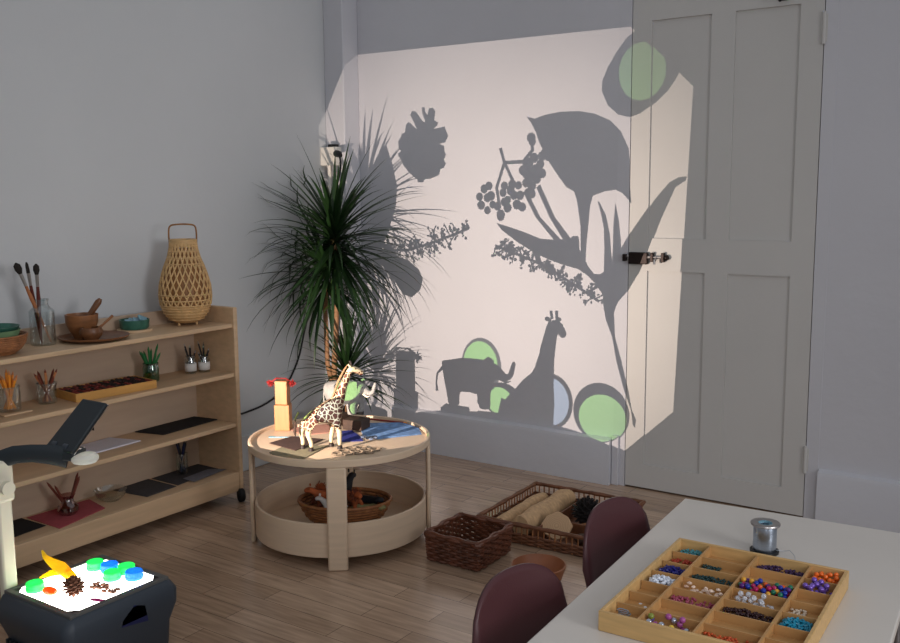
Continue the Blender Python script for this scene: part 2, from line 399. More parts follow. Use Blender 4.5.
# ------------------------------------------------------------------ bookcase along the left wall
SX0, SX1, SY0, SY1 = -3.69, -3.395, 1.25, 3.145
bk = thing('open_bookcase', 'long low pale birch bookcase with open shelves on castors against the left wall', 'bookcase', (SX0, SY1, 0))
def rel(x0, x1, y0, y1, z0, z1): return MB().bb(x0-SX0, x1-SX0, y0-SY1, y1-SY1, z0, z1)
part('side_panel', rel(SX0, SX1+.004, SY1-.024, SY1, .052, .957), 'birch', bk, bevel=.004)
part('side_panel', rel(SX0, SX1+.004, SY0, SY0+.024, .052, .957), 'birch', bk, bevel=.004)
for z in (.88, .64, .393):
    part('shelf_board', rel(SX0+.012, SX1-.004, SY0+.024, SY1-.024, z-.02, z), 'birch', bk, bevel=.003)
part('bottom_board', rel(SX0+.012, SX1-.018, SY0+.024, SY1-.024, .128, .148), 'birch', bk, bevel=.003)
part('kick_board', rel(SX1-.018, SX1, SY0+.024, SY1-.024, .054, .148), 'birch', bk, bevel=.003)
part('back_panel', rel(SX0, SX0+.011, SY0+.024, SY1-.024, .07, .945), 'birch_back', bk, bevel=.002)
for cx, cy in ((SX1+.006, SY1-.022), (SX0+.04, SY1-.02), (SX1-.035, SY0+.05), (SX0+.04, SY0+.05)):
    c = MB().lathe([(0, -.014), (.029, -.014), (.033, -.009), (.033, .009), (.029, .014), (0, .014)], (cx-SX0, cy-SY1, .0332), 20, axis=(.5, 1, 0))
    co = part('castor', c, 'rubber', bk)
    part('castor_fork', MB().bb(cx-SX0-.012, cx-SX0+.012, cy-SY1-.016, cy-SY1+.016, .048, .054).tube([(cx-SX0, cy-SY1, .035), (cx-SX0, cy-SY1, .056)], .007, 8), 'black', co)

# ------------------------------------------------------------------ round play table
TX, TY = -2.66, 3.03
rt_ = thing('round_table', 'low round birch play table with a deep lower tray and toy animals on top', 'table', (TX, TY, 0))
part('tabletop', MB().disc((0, 0, .428), .376, .012, 72), 'ply', rt_)
part('rim', MB().lathe([(.376, .425), (.39, .425), (.39, .455), (.376, .455)], (0, 0, 0), 72, close=True), 'ply', rt_, bevel=.003)
tr = part('lower_tray', MB().disc((0, 0, .05), .36, .012, 72), 'ply', rt_)
part('tray_wall', MB().lathe([(.358, .048), (.37, .048), (.37, .19), (.358, .19)], (0, 0, 0), 72, close=True), 'ply', tr, bevel=.003)
a0 = math.atan2(2.692-TY, -2.391-TX)
for k in range(4):
    a = a0+k*PI/2; e = Euler((0, 0, a)).to_matrix()
    lg = MB(); lg.prism([(.0, -.04), (.018, -.04), (.018, .04), (0, .04)], 0, .426)
    lg.v = [tuple(e @ Vector((v[0]+.371, v[1], v[2]))) for v in lg.v]
    part('leg', lg, 'ply', rt_, bevel=.008)

# ------------------------------------------------------------------ overhead projector
PX, PY, PZ = -2.637, 1.755, .245
ohp = thing('overhead_projector', 'dark grey overhead projector with glowing white stage, standing on the floor lower left', 'projector', (PX, PY, 0))
hw, hd = .176, .182
def rring(hx, hy, r, z, n=5):
    out = []
    for sx, sy, a in ((1, 1, 0), (-1, 1, 90), (-1, -1, 180), (1, -1, 270)):
        for k in range(n+1):
            t = R(a+90*k/n); out.append((sx*(hx-r)+r*math.cos(t), sy*(hy-r)+r*math.sin(t), z))
    return out
def loft(rings, cap0=True, cap1=True):
    b = MB(); n = len(rings[0]); fs = []
    for i in range(len(rings)-1):
        for k in range(n): fs.append((i*n+k, i*n+(k+1) % n, (i+1)*n+(k+1) % n, (i+1)*n+k))
    if cap0: fs.append(tuple(range(n))[::-1])
    if cap1: fs.append(tuple(range((len(rings)-1)*n, len(rings)*n)))
    return b.add([v for r in rings for v in r], fs)
body = loft([rring(.168, .175, .03, .0), rring(.176, .184, .03, .012), rring(.180, .190, .03, .10), rring(.195, .212, .035, .16), rring(.195, .214, .035, .205), rring(.184, .192, .02, .234), rring(.176, .182, .012, .240)])
bo = part('housing', body, 'ohp', ohp, smooth=40)
vb = MB()
for k in range(16): vb.bb(-.15+k*.02, -.142+k*.02, -.203, -.180, .05, .10)
part('vent', vb, 'ohp_d', bo)
part('grip', MB().prism([(-.05, -.02), (.05, -.035), (.04, .02), (.0, .035), (-.045, .0)], 0, .006).xf(Matrix.Translation((.189, .03, .175)) @ Matrix.Rotation(PI/2, 4, 'Y') @ Matrix.Rotation(PI/2, 4, 'Z')), 'navy', bo)
fb = MB().bb(-hw, hw, -hd, -hd+.02, .236, PZ+.004).bb(-hw, hw, hd-.02, hd, .236, PZ+.004).bb(-hw, -hw+.02, -hd+.02, hd-.02, .236, PZ+.004).bb(hw-.02, hw, -hd+.02, hd-.02, .236, PZ+.004)
M['rim'] = mat('stage_rim', srgb(92, 92, 90), .5)
part('stage_frame', fb, 'rim', ohp, bevel=.002)
st = part('stage_glass', MB().prism([(-.156+.03, -.162), (.156-.03, -.162), (.156, -.162+.03), (.156, .162-.03), (.156-.03, .162), (-.156+.03, .162), (-.156, .162-.03), (-.156, -.162+.03)], .238, PZ), 'stage', ohp)
for sx in (-1, 1):
    for sy in (-1, 1):
        part('corner_cover', MB().prism([(sx*.156, sy*.162), (sx*.126, sy*.162), (sx*.156, sy*.132)], .238, PZ+.002), 'black', ohp)
# post, arm, head (in room axes relative to the projector foot)
def P(x, y, z): return Vector((x-PX, y-PY, z))
po = part('post', MB().box(P(-2.83, 1.60, .37), (.032, .048, .42)), 'cream', ohp, bevel=.008)
part('post_sleeve', MB().box(P(-2.83, 1.60, .60), (.046, .066, .14)), 'cream', po, bevel=.012)
part('focus_knob', MB().disc(P(-2.808, 1.60, .58), .022, .02, 20, axis=(1, 0, 0)), 'cream', po)
arm = MB(); pts = [P(-2.85, 1.585, .64), P(-2.83, 1.60, .668), P(-2.79, 1.63, .684), P(-2.75, 1.66, .687), P(-2.71, 1.70, .680), P(-2.67, 1.735, .667)]
arm.tube(pts, [.026, .03, .03, .03, .034, .036], 12, flat=.42)
part('arm', arm, 'ohp_d', ohp)
LNS = P(-2.625, 1.765, .665)
hd_ = part('lens_head', MB().box(P(-2.69, 1.745, .676), (.10, .07, .034), (0, 0, R(20))), 'ohp_d', ohp, bevel=.008)
part('lens', MB().lathe([(0, -.012), (.036, -.012), (.042, -.004), (.042, .006), (.034, .014), (0, .018)], LNS, 32), 'lens', hd_)
for dx in (-.03, .03):
    part('hinge_barrel', MB().tube([P(-2.70+dx-.012, 1.735, .70), P(-2.70+dx+.012, 1.735, .70)], .013, 14), 'ohp', hd_)
def plate(off0, off1):
    n = Vector((0, -.786, .618)); bl = [P(-2.765, 1.728, .685), P(-2.625, 1.728, .685), P(-2.605, 1.850, .825), P(-2.728, 1.850, .825)]
    n = (bl[1]-bl[0]).cross(bl[3]-bl[0]).normalized()
    if n.y > 0: n = -n
    vs = [v+n*off0 for v in bl]+[v+n*off1 for v in bl]
    return MB().add(vs, [(0, 1, 2, 3), (4, 5, 6, 7), (0, 1, 5, 4), (1, 2, 6, 5), (2, 3, 7, 6), (3, 0, 4, 7)])
mh = part('mirror_back', plate(.002, .014), 'ohp_d', ohp, bevel=.004)
part('mirror', plate(-.001, .0015), 'mirror', mh, smooth=0)

# added, unseen slide in the mirror head: small cut-outs that shade the lamp (wall metres -> 1:85)
LP = Vector((-2.69, 1.82, .75)); D = YW-LP.y
gobo = None
def sl(name, polys, dist, m, parent, th=.00004):
    b = MB(); dist *= .55; th *= .55; k = dist/D
    for p in polys:
        tess = tessellate_polygon([[Vector((x, z, 0)) for x, z in p]])
        q = [(LP.x+(x-LP.x)*k-PX, LP.z+(z-LP.z)*k) for x, z in p]
        n = len(q); y0 = LP.y+dist-PY
        vs = [(x, y0, z) for x, z in q]+[(x, y0+th, z) for x, z in q]
        b.add(vs, [tuple(t) for t in tess]+[tuple(i+n for i in t) for t in tess]+[(i, (i+1) % n, n+(i+1) % n, n+i) for i in range(n)])
    o = part(name, b, m, parent, smooth=0)
    return o
OCT = [(-3.672, 2.286), (-1.932, 2.274), (-1.622, 1.969), (-1.681, .416), (-2.23, -.11), (-3.55, -.11), (-3.86, .35), (-3.86, 1.97)]
BIG = [(-5.7, 4.1), (.2, 4.1), (.2, 4.1), (.2, -1.8), (.2, -1.8), (-5.7, -1.8), (-5.7, -1.8), (-5.7, 4.1)]
gobo = sl('beam_gobo', [[BIG[i], BIG[(i+1) % 8], OCT[(i+1) % 8], OCT[i]] for i in range(8) if BIG[i] != BIG[(i+1) % 8]] +
           [[BIG[1], OCT[2], OCT[1]], [BIG[3], OCT[4], OCT[3]], [BIG[5], OCT[6], OCT[5]], [BIG[0], OCT[0], OCT[7]]], .030, 'black', ohp)
PINE = [(-3.193,1.55),(-3.172,1.549),(-3.162,1.566),(-3.121,1.569),(-3.071,1.585),(-3.06,1.593),(-3.055,1.621),(-3.03,1.628),(-3.015,1.652),(-3.03,1.669),(-3.014,1.7),(-3.024,1.713),(-3.027,1.745),(-3.059,1.758),(-3.019,1.766),(-2.999,1.8),(-3.013,1.828),(-3.023,1.851),(-3.058,1.844),(-3.099,1.841),(-3.072,1.859),(-3.067,1.874),(-3.092,1.888),(-3.084,1.935),(-3.101,1.956),(-3.126,1.953),(-3.137,1.918),(-3.152,1.935),(-3.156,1.961),(-3.175,1.96),(-3.172,1.932),(-3.152,1.878),(-3.168,1.883),(-3.218,1.941),(-3.243,1.945),(-3.256,1.924),(-3.229,1.878),(-3.211,1.841),(-3.25,1.875),(-3.27,1.885),(-3.289,1.868),(-3.294,1.828),(-3.318,1.823),(-3.322,1.808),(-3.344,1.78),(-3.341,1.743),(-3.323,1.726),(-3.347,1.714),(-3.342,1.697),(-3.324,1.676),(-3.306,1.642),(-3.275,1.609),(-3.234,1.579),(-3.213,1.566),(-3.209,1.55)]
BIGLEAF = [(-2.503,1.877),(-2.474,1.841),(-2.451,1.8),(-2.429,1.744),(-2.369,1.64),(-2.314,1.568),(-2.269,1.513),(-2.226,1.492),(-2.208,1.442),(-2.188,1.317),(-2.186,1.206),(-2.185,1.111),(-2.158,1.114),(-2.156,1.199),(-2.147,1.301),(-2.135,1.426),(-2.122,1.47),(-2.061,1.491),(-1.998,1.5),(-1.961,1.484),(-1.927,1.449),(-1.914,1.43),(-1.924,1.532),(-1.924,1.622),(-1.932,1.697),(-1.974,1.781),(-2.033,1.836),(-2.117,1.873),(-2.203,1.89),(-2.308,1.892),(-2.397,1.881),(-2.457,1.865)]
BODY = [(-2.655,1.29),(-2.561,1.229),(-2.464,1.179),(-2.38,1.145),(-2.281,1.116),(-2.2,1.099),(-2.149,1.07),(-2.104,1.031),(-2.059,0.973),(-2.055,0.917),(-2.04,0.847),(-2.006,0.768),(-1.976,0.632),(-1.936,0.503),(-1.896,0.399),(-1.884,0.324),(-1.873,0.31),(-1.868,0.352),(-1.891,0.4),(-1.914,0.505),(-1.949,0.635),(-1.99,0.769),(-1.997,0.89),(-1.976,0.942),(-1.924,1.0),(-1.862,1.102),(-1.769,1.348),(-1.698,1.505),(-1.649,1.537),(-1.642,1.556),(-1.684,1.552),(-1.728,1.529),(-1.792,1.458),(-1.832,1.405),(-1.888,1.327),(-1.934,1.262),(-1.97,1.202),(-1.996,1.152),(-2.009,1.134),(-2.028,1.13),(-2.053,1.092),(-2.077,1.078),(-2.11,1.077),(-2.144,1.116),(-2.179,1.176),(-2.193,1.201),(-2.196,1.247),(-2.202,1.267),(-2.231,1.266),(-2.251,1.253),(-2.334,1.244),(-2.422,1.249),(-2.519,1.282),(-2.617,1.309),(-2.689,1.327)]
LEAF1 = [(-2.093,1.439),(-2.076,1.384),(-2.058,1.31),(-2.054,1.2),(-2.055,1.079),(-2.006,1.111),(-2.019,1.201),(-2.025,1.275),(-2.049,1.374),(-2.088,1.443)]
LEAF2 = [(-1.998,1.434),(-2.007,1.32),(-2.008,1.201),(-2.012,1.121),(-1.959,1.163),(-1.966,1.252),(-1.978,1.35)]
STEM1 = [(-2.525,1.491),(-2.449,1.361),(-2.338,1.242),(-2.302,1.248),(-2.422,1.362),(-2.502,1.499)]
STEM2 = [(-2.445,1.514),(-2.367,1.362),(-2.284,1.243),(-2.245,1.255),(-2.336,1.362),(-2.423,1.53)]
BERRY = [(-2.796,1.467),(-2.766,1.509),(-2.736,1.525),(-2.746,1.462),(-2.786,1.422),(-2.746,1.395),(-2.713,1.425),(-2.723,1.472),(-2.639,1.524),(-2.648,1.488),(-2.662,1.373),(-2.682,1.417),(-2.62,1.409),(-2.639,1.439),(-2.591,1.532),(-2.553,1.526),(-2.581,1.475),(-2.562,1.426),(-2.53,1.413),(-2.6,1.499),(-2.543,1.474),(-2.496,1.49),(-2.474,1.482),(-2.506,1.539),(-2.469,1.522),(-2.441,1.554),(-2.414,1.586),(-2.423,1.633),(-2.414,1.673),(-2.46,1.666),(-2.488,1.603),(-2.525,1.604),(-2.451,1.61),(-2.396,1.688),(-2.378,1.672),(-2.488,1.643),(-2.477,1.77),(-2.47,1.749),(-2.62,1.45),(-2.662,1.359),(-2.506,1.587),(-2.45,1.578),(-2.478,1.563)]
BST = [[(-2.662,1.717),(-2.639,1.646),(-2.687,1.516),(-2.668,1.409)],[(-2.639,1.646),(-2.581,1.54),(-2.591,1.475)],[(-2.639,1.646),(-2.525,1.648),(-2.469,1.706),(-2.475,1.762)],[(-2.525,1.648),(-2.487,1.587),(-2.487,1.506)]]
CATR = [(-2.693,1.205),(-2.533,1.154),(-2.393,1.108),(-2.271,1.043),(-2.172,0.991),(-2.083,0.94)]
CATL = [(-2.87,1.295),(-2.981,1.254),(-3.131,1.207),(-3.263,1.168),(-3.444,1.158),(-3.633,1.13)]
LLEAF = [(-3.432,1.764),(-3.389,1.657),(-3.358,1.533),(-3.367,1.427),(-3.42,1.283),(-3.468,1.192),(-3.54,1.117),(-3.584,1.226),(-3.599,1.372),(-3.588,1.517),(-3.538,1.643),(-3.479,1.73)]
RLEAF = [(-3.54,1.117),(-3.423,1.139),(-3.287,1.107),(-3.21,1.056),(-3.183,1.004),(-3.201,0.941),(-3.264,0.892),(-3.325,0.907),(-3.369,0.959),(-3.425,1.03)]
D1O = [(-1.906,2.254),(-1.956,2.219),(-2.007,2.158),(-2.049,2.094),(-2.078,2.029),(-2.079,1.98),(-2.046,1.91),(-1.991,1.864),(-1.928,1.848),(-1.876,1.863),(-1.805,1.906),(-1.745,1.959),(-1.712,2.003),(-1.691,2.04),(-1.661,2.119),(-1.66,2.25),(-1.783,2.32),(-1.854,2.30)]
def strip(pl, wd):
    out = []
    for (x0, z0), (x1, z1) in zip(pl[:-1], pl[1:]):
        d = math.hypot(x1-x0, z1-z0); nx, nz = -(z1-z0)/d*wd, (x1-x0)/d*wd
        ex, ez = (x1-x0)/d*wd*.6, (z1-z0)/d*wd*.6
        out.append([(x0+nx-ex, z0+nz-ez), (x1+nx+ex, z1+nz+ez), (x1-nx+ex, z1-nz+ez), (x0-nx-ex, z0-nz-ez)])
    return out
def circ(x, z, r, n=12, rz=None, ph=0): return [(x+r*math.cos(2*PI*k/n+ph), z+(rz or r)*math.sin(2*PI*k/n+ph)) for k in range(n)]
sl('pine_cone_silhouette', [PINE], .0310, 'black', gobo)
sl('leaf_silhouette', [BIGLEAF], .0311, 'black', gobo)
sl('plant_silhouette', [BODY], .0312, 'black', gobo)
sl('leaf_silhouette', [LEAF1], .0313, 'black', gobo); sl('leaf_silhouette', [LEAF2], .0314, 'black', gobo)
sl('stalk_silhouette', [STEM1], .0315, 'black', gobo); sl('stalk_silhouette', [STEM2], .0316, 'black', gobo)
rb = random.Random(3)
berries = [circ(x, z, rb.uniform(.021, .027), 11) for x, z in BERRY]
for i, q in enumerate(BST): berries += strip(q, .009)
for i in range(3):
    sl('berry_silhouette', berries[i::3], .0317+.0001*i, 'black', gobo)
def catkin(pl, name, dist, seed, wd, side=.085):
    rr = random.Random(seed); ps = [[], [], []]
    ps[0] += strip(pl, .007)
    for (x0, z0), (x1, z1) in zip(pl[:-1], pl[1:]):
        L_ = math.hypot(x1-x0, z1-z0)
        for j in range(max(2, int(L_/wd*1.9))):
            t = rr.random(); x = x0+(x1-x0)*t; z = z0+(z1-z0)*t
            nx, nz = -(z1-z0)/L_, (x1-x0)/L_; s = rr.choice((-1, 1)); pts = [(x, z)]
            h = rr.uniform(.15, 1)*side; a = rr.uniform(-1.2, 1.2)
            for k in range(3):
                pts.append((pts[-1][0]+(nx*s+a*rr.uniform(-.6, 1.6)*nz)*h/3.4, pts[-1][1]+(nz*s-a*rr.uniform(-.6, 1.6)*nx)*h/3.4))
            ps[1] += strip(pts, .0038)
            for q in pts[1:]:
                ps[2].append(circ(q[0]+rr.uniform(-.014, .014), q[1]+rr.uniform(-.014, .014), rr.uniform(.004, .013), 6, rr.uniform(.004, .011), ph=rr.random()))
    for i in range(3): sl(name, ps[i], dist+.0001*i, 'black', gobo)
catkin(CATR, 'catkin_silhouette', .0321, 5, .013, .062); catkin(CATL, 'catkin_silhouette', .0325, 9, .016, .09)
sl('leaf_silhouette', [LLEAF], .0329, 'black', gobo); sl('leaf_silhouette', [RLEAF], .0330, 'black', gobo)
def ring(outer, inner):
    n = len(outer); return [[outer[i], outer[(i+1) % n], inner[(i+1) % n], inner[i]] for i in range(n)]
M['f_green'] = clear('green_film', (.66, .96, .60, 1)); M['f_green2'] = clear('green_film_dark', (.50, .74, .46, 1)); M['f_blue'] = clear('blue_film', (.68, .80, .94, 1)); M['f_ring'] = clear('rim_tint_film', (.34, .36, .36, 1))
d1i = circ(-1.874, 2.06, .118, 18, .138, ph=1.9)
sl('lid_rim_silhouette', ring(D1O, d1i), .0331, 'black', gobo); sl('green_filter', [d1i], .0332, 'f_green2', gobo)
dist = .0334
for (ox, oz, orx, orz), (ix, iz, irx, irz), f in (((-2.789, .539, .130, .156), (-2.795, .545, .112, .130), 'f_green'), ((-2.655, .362, .121, .096), (-2.674, .355, .085, .075), 'f_green'),
                                               ((-2.353, .39, .131, .150), (-2.357, .387, .112, .129), 'f_blue'), ((-2.061, .362, .158, .158), (-2.053, .336, .134, .124), 'f_green')):
    sl('lid_rim_silhouette', ring(circ(ox, oz, orx, 36, orz), circ(ix, iz, irx, 36, irz)), dist, 'f_ring' if orx == .130 else 'black', gobo)
    sl('%s_filter' % ('blue' if f == 'f_blue' else 'green'), [circ(ix, iz, irx, 36, irz)], dist+.0001, f, gobo); dist += .0002
ld = bpy.data.lights.new('projector_lamp', 'SPOT'); ld.energy = BEAM_POWER; ld.color = (1.0, .83, .70); ld.shadow_soft_size = 0.0
ld.spot_size = R(88); ld.spot_blend = 1.0
lo = bpy.data.objects.new('projector_lamp', ld); COL.objects.link(lo); lo.location = LP
lo.rotation_euler = Vector((-.03, 1, .10)).to_track_quat('-Z', 'Y').to_euler()

# ------------------------------------------------------------------ white table, chairs, bead tray
wt_rot = R(3.3)
wt = thing('classroom_table', 'low pale grey laminate table carrying the bead tray, front right', 'table', (-1.011, 2.756, 0), wt_rot)
part('tabletop', MB().bb(0, .665, -1.38, 0, .527, .55), 'tabletop', wt, bevel=.004)
part('apron', MB().bb(.05, .615, -1.33, -.05, .47, .527), 'steel', wt, bevel=.003)
for x, y in ((.045, -.05), (.62, -.05), (.045, -1.33), (.62, -1.33)):
    part('leg', MB().tube([(x, y, 0), (x, y, .527)], .016, 14), 'steel', wt)
def chair_shell():
    b = MB(); NU, NB = 20, 16; vs = []; fs = []
    prof = []      # (x, z) from seat front edge to back bottom
    prof += [(.19, .318), (.16, .328), (.08, .325), (0, .318), (-.08, .312), (-.13, .318), (-.165, .340)]
    for j in range(NB+len(prof)):
        for i in range(NU+1):
            u = -1+2*i/NU
            if j < len(prof):
                x, z = prof[j]; hw_ = .175+.01*j/len(prof); y = u*hw_
                z += .014*abs(u)**2.5; 
                if j < 3: x -= .03*abs(u)**3
                if j > 4: x += .05*(abs(u)**2)*(j-4)/3
            else:
                t = (j-len(prof)+1)/NB
                top = .46+.150*(1-min(1, abs(u))**2.8)**.5
                z = .340+.014*abs(u)**2.5*(1-t)+(top-.340)*t
                x = -.165-.050*t+.04*u*u; y = u*(.185-.012*t)
            vs.append((x, y, z))
    n = NU+1; rows = NB+len(prof)
    for j in range(rows-1):
        for i in range(NU): fs.append((j*n+i, j*n+i+1, (j+1)*n+i+1, (j+1)*n+i))
    return b.add(vs, fs)
ch = thing('school_chair', 'maroon plastic child chair at the table, nearest the camera', 'chair', (-.897, 1.818, 0), R(-10), 'maroon chairs at the grey table')
sh = part('shell', chair_shell(), 'maroon', ch, solid=.009, smooth=60)
for sx, sy in ((1, 1), (1, -1), (-1, 1), (-1, -1)):
    part('leg', MB().tube([(sx*.10, sy*.10, .316), (sx*.15, sy*.15, .28), (sx*.185, sy*.175, 0)], .0095, 10), 'steel', ch)
dup(ch, (-.918, 2.41, 0), (0, 0, R(-9)), 'maroon plastic child chair at the table, beside the big wicker tray')

TRx, TRy, TRr = .418, .516, R(1.6)
bt = thing('bead_tray', 'wooden sorting tray full of beads lying on the pale grey table', 'tray', (-.643, 2.055, .5505), TRr)
hx, hy = TRx/2, TRy/2
part('base', MB().bb(-hx+.006, hx-.006, -hy+.006, hy-.006, .0, .016), 'traywood_d', bt)
for q in ((-hx, hx, -hy, -hy+.009), (-hx, hx, hy-.009, hy), (-hx, -hx+.009, -hy+.009, hy-.009), (hx-.009, hx, -hy+.009, hy-.009)):
    part('side', MB().bb(*q, 0, .045), 'traywood', bt, bevel=.0015)
cols = [-hx+.009, -hx+.204*TRx, -hx+.49*TRx, -hx+.795*TRx, hx-.009]
for x in cols[1:-1]: part('divider', MB().bb(x-.0025, x+.0025, -hy+.009, hy-.009, .016, .041), 'traywood_d', bt)
rows_ = [hy-.009-(TRy-.018)*k/7 for k in range(8)]
for c in range(4):
    for k in range(1, 7):
        part('divider', MB().bb(cols[c]+.003, cols[c+1]-.003, rows_[k]-.0018, rows_[k]+.0018, .016, .037), 'traywood_d', bt)
btm = Matrix.Translation((-.643, 2.055, .5505)) @ Matrix.Rotation(TRr, 4, 'Z')
def cell(c, k):    # compartment extents (column from the left, row from the far side)
    return cols[c]+.004, cols[c+1]-.004, rows_[k+1]+.003, rows_[k]-.003
def bead_mat(n, rgb, rough=.25, metal=0, trans=0): M[n] = mat(n, srgb(*rgb), rough, metal=metal, trans=trans); return n
def pile(name, c, k, n, r, m, label, cat, h=.010, squash=1.0, seed=0, long=False, fill=(0, 1)):
    rr = random.Random(seed+c*10+k); x0, x1, y0, y1 = cell(c, k); b = MB(); x0, x1 = x0+(x1-x0)*fill[0], x0+(x1-x0)*fill[1]
    for i in range(n):
        x = rr.uniform(x0+r, x1-r); y = rr.uniform(y0+r, y1-r)
        u = (x-(x0+x1)/2)/(x1-x0)*2; v = (y-(y0+y1)/2)/(y1-y0)*2
        z = .016+r*.8+rr.random()*h*max(0, 1-.7*u*u-.5*v*v)
        if long:
            a = rr.uniform(0, PI); t = rr.uniform(-.5, .5)
            d = Vector((math.cos(a)*math.cos(t), math.sin(a)*math.cos(t), math.sin(t)))*r*1.6
            if not (x0+r < x+d.x < x1-r and x0+r < x-d.x < x1-r and y0+r < y+d.y < y1-r and y0+r < y-d.y < y1-r): d = Vector((r*.5, 0, 0))
            b.tube([Vector((x, y, z+r*.5))-d, Vector((x, y, z+r*.5))+d], r*.55, 5)
        else: b.ball((x, y, z), r, 1, (1, 1, squash))
    o = part(name, b, m, None, smooth=60); o.matrix_world = btm
    tag(o, label, cat, kind='stuff'); return o
def beads(c, k, n, r, kinds, group, seed=0, shape='bead', sc=(1, 1, 1), levels=2, jit=0):
    """single beads dropped in a compartment without overlapping; kinds = [(material, label)]"""
    rr = random.Random(seed); x0, x1, y0, y1 = cell(c, k); placed = []; protos = {}
    for i in range(n):
        for _ in range(80):
            x = rr.uniform(x0+r, x1-r); y = rr.uniform(y0+r, y1-r); z = .006+r
            hit = [p for p in placed if (p[0]-x)**2+(p[1]-y)**2 < (2*r)**2]
            if hit:
                top = max(p[2] for p in hit)
                if top > .036: continue
                if levels == 1: continue
                z = max(p[2]+math.sqrt(max(0, (2*r)**2-(p[0]-x)**2-(p[1]-y)**2)) for p in hit)
                if z > .016+r*2*levels: continue
            break
        else: continue
        placed.append((x, y, z)); m, lab = kinds[rr.randrange(len(kinds))]
        if m not in protos:
            b = MB().ball((0, 0, 0), r, 2, sc, jit); o = part(shape, b, m, None, smooth=0 if jit else 60); protos[m] = o
        else:
            o = protos[m].copy(); COL.objects.link(o)
        o.matrix_world = btm @ Matrix.Translation((x, y, z-(r*(1-sc[2])))) @ Matrix.Rotation(rr.uniform(0, 6.28), 4, 'Z')
        tag(o, lab, 'bead', group)
for n_, c_ in dict(bd_magenta=(176, 30, 92), bd_blue=(30, 54, 160), bd_gold=(222, 160, 52), bd_orange=(232, 96, 34), bd_green=(24, 110, 84), bd_purple=(86, 36, 120)).items(): bead_mat(n_, c_, .22)
MIX = [('bd_magenta', 'magenta wooden bead among the mixed bright beads in the third column'), ('bd_blue', 'blue wooden bead among the mixed bright beads in the third column'),
       ('bd_gold', 'golden wooden bead among the mixed bright beads in the third column'), ('bd_orange', 'orange wooden bead among the mixed bright beads in the third column'),
       ('bd_green', 'green wooden bead among the mixed bright beads in the third column'), ('bd_purple', 'purple wooden bead among the mixed bright beads in the third column')]
beads(2, 2, 90, .0062, MIX, 'mixed bright beads in the bead tray', 11)
bead_mat('bd_orangeglass', (238, 112, 40), .15); bead_mat('bd_irid', (128, 96, 190), .12, .35); bead_mat('bd_crystal', (226, 228, 236), .08, 0, .35); bead_mat('bd_shell', (232, 206, 188), .35)
beads(3, 0, 36, .0058, [('bd_orangeglass', 'orange glass bead in the far right compartment of the tray')], 'orange beads in the far right compartment', 12)
beads(3, 1, 26, .0068, [('bd_irid', 'shiny violet bead in the compartment before the orange beads')], 'shiny violet beads', 13)
beads(2, 3, 28, .0066, [('bd_crystal', 'clear crystal bead in the compartment before the mixed bright beads')], 'clear crystal beads', 14, jit=.18)
beads(1, 3, 46, .0056, [('bd_shell', 'cream shell chip in the middle of the second tray column')], 'cream shell chips', 15, 'shell_chip', (1, .8, .55), jit=.25)
bead_mat('bd_silver', (190, 196, 210), .15, .8); bead_mat('bd_yellow', (222, 190, 70), .2); bead_mat('bd_mauve', (168, 84, 150), .2); bead_mat('bd_violet', (104, 92, 178), .15, .3); bead_mat('bd_olive', (130, 140, 60), .25)
beads(1, 6, 22, .0070, [('bd_silver', 'silver bead in the nearest compartment of the second column'), ('bd_yellow', 'yellow bead in the nearest compartment of the second column'), ('bd_mauve', 'mauve bead in the nearest compartment of the second column'), ('bd_violet', 'violet bead in the nearest compartment of the second column'), ('bd_olive', 'olive bead in the nearest compartment of the second column')], 'large mixed beads at the tray front', 16)
bead_mat('bd_white', (232, 234, 240), .3); bead_mat('bd_greenw', (206, 212, 190), .3)
beads(2, 5, 16, .0050, [('bd_greenw', 'pale greenish bead in the sixth compartment of the third column')], 'pale greenish beads', 17, levels=1, jit=.15)
beads(1, 5, 12, .0048, [('bd_white', 'white bead in the sixth compartment of the second column')], 'white beads in the second column', 18, levels=1)
beads(0, 5, 2, .0060, [('bd_white', 'white bead alone in an almost empty left compartment')], 'lone white beads', 19, levels=1)
beads(3, 5, 12, .0046, [('bd_gold2', 'small gold bead in the near right compartment')], 'small gold beads', 20, levels=1) if bead_mat('bd_gold2', (214, 160, 70), .2, .5) else None
bead_mat('sd_teal', (70, 140, 150), .25); bead_mat('sd_red', (170, 60, 40), .3); bead_mat('sd_blue', (30, 32, 120), .3); bead_mat('sd_white', (226, 232, 244), .3); bead_mat('sd_olive', (112, 108, 66), .5)
bead_mat('sd_dteal', (26, 60, 62), .3); bead_mat('sd_pink', (160, 70, 96), .3); bead_mat('sd_purple', (60, 34, 78), .3); bead_mat('sd_maroon', (48, 18, 24), .25); bead_mat('sd_turq', (30, 138, 170), .3); bead_mat('sd_orange', (196, 84, 40), .3); bead_mat('sd_clear', (210, 196, 178), .2)
pile('seed_beads', 0, 0, 150, .0034, 'sd_teal', 'teal seed beads in the far left compartment of the tray', 'beads', .010)
pile('seed_beads', 0, 1, 90, .0034, 'sd_red', 'red and brown seed beads behind the dark blue beads', 'beads', .006)
pile('bugle_beads', 0, 2, 170, .0040, 'sd_blue', 'dark blue bugle beads in the left tray column', 'beads', .014, long=True)
pile('chip_beads', 0, 3, 120, .0046, 'sd_white', 'heap of white chips in the left tray column', 'beads', .020)
pile('seed_beads', 1, 1, 90, .0032, 'sd_dteal', 'dark green seed beads in the second compartment from the back, second column', 'beads', .006, fill=(0, .45))
pile('seed_beads', 1, 2, 200, .0032, 'sd_dteal', 'dark teal seed beads in the third compartment of the second column', 'beads', .010)
pile('seed_beads', 1, 4, 130, .0036, 'sd_pink', 'pinkish purple seed beads in the second tray column', 'beads', .008)
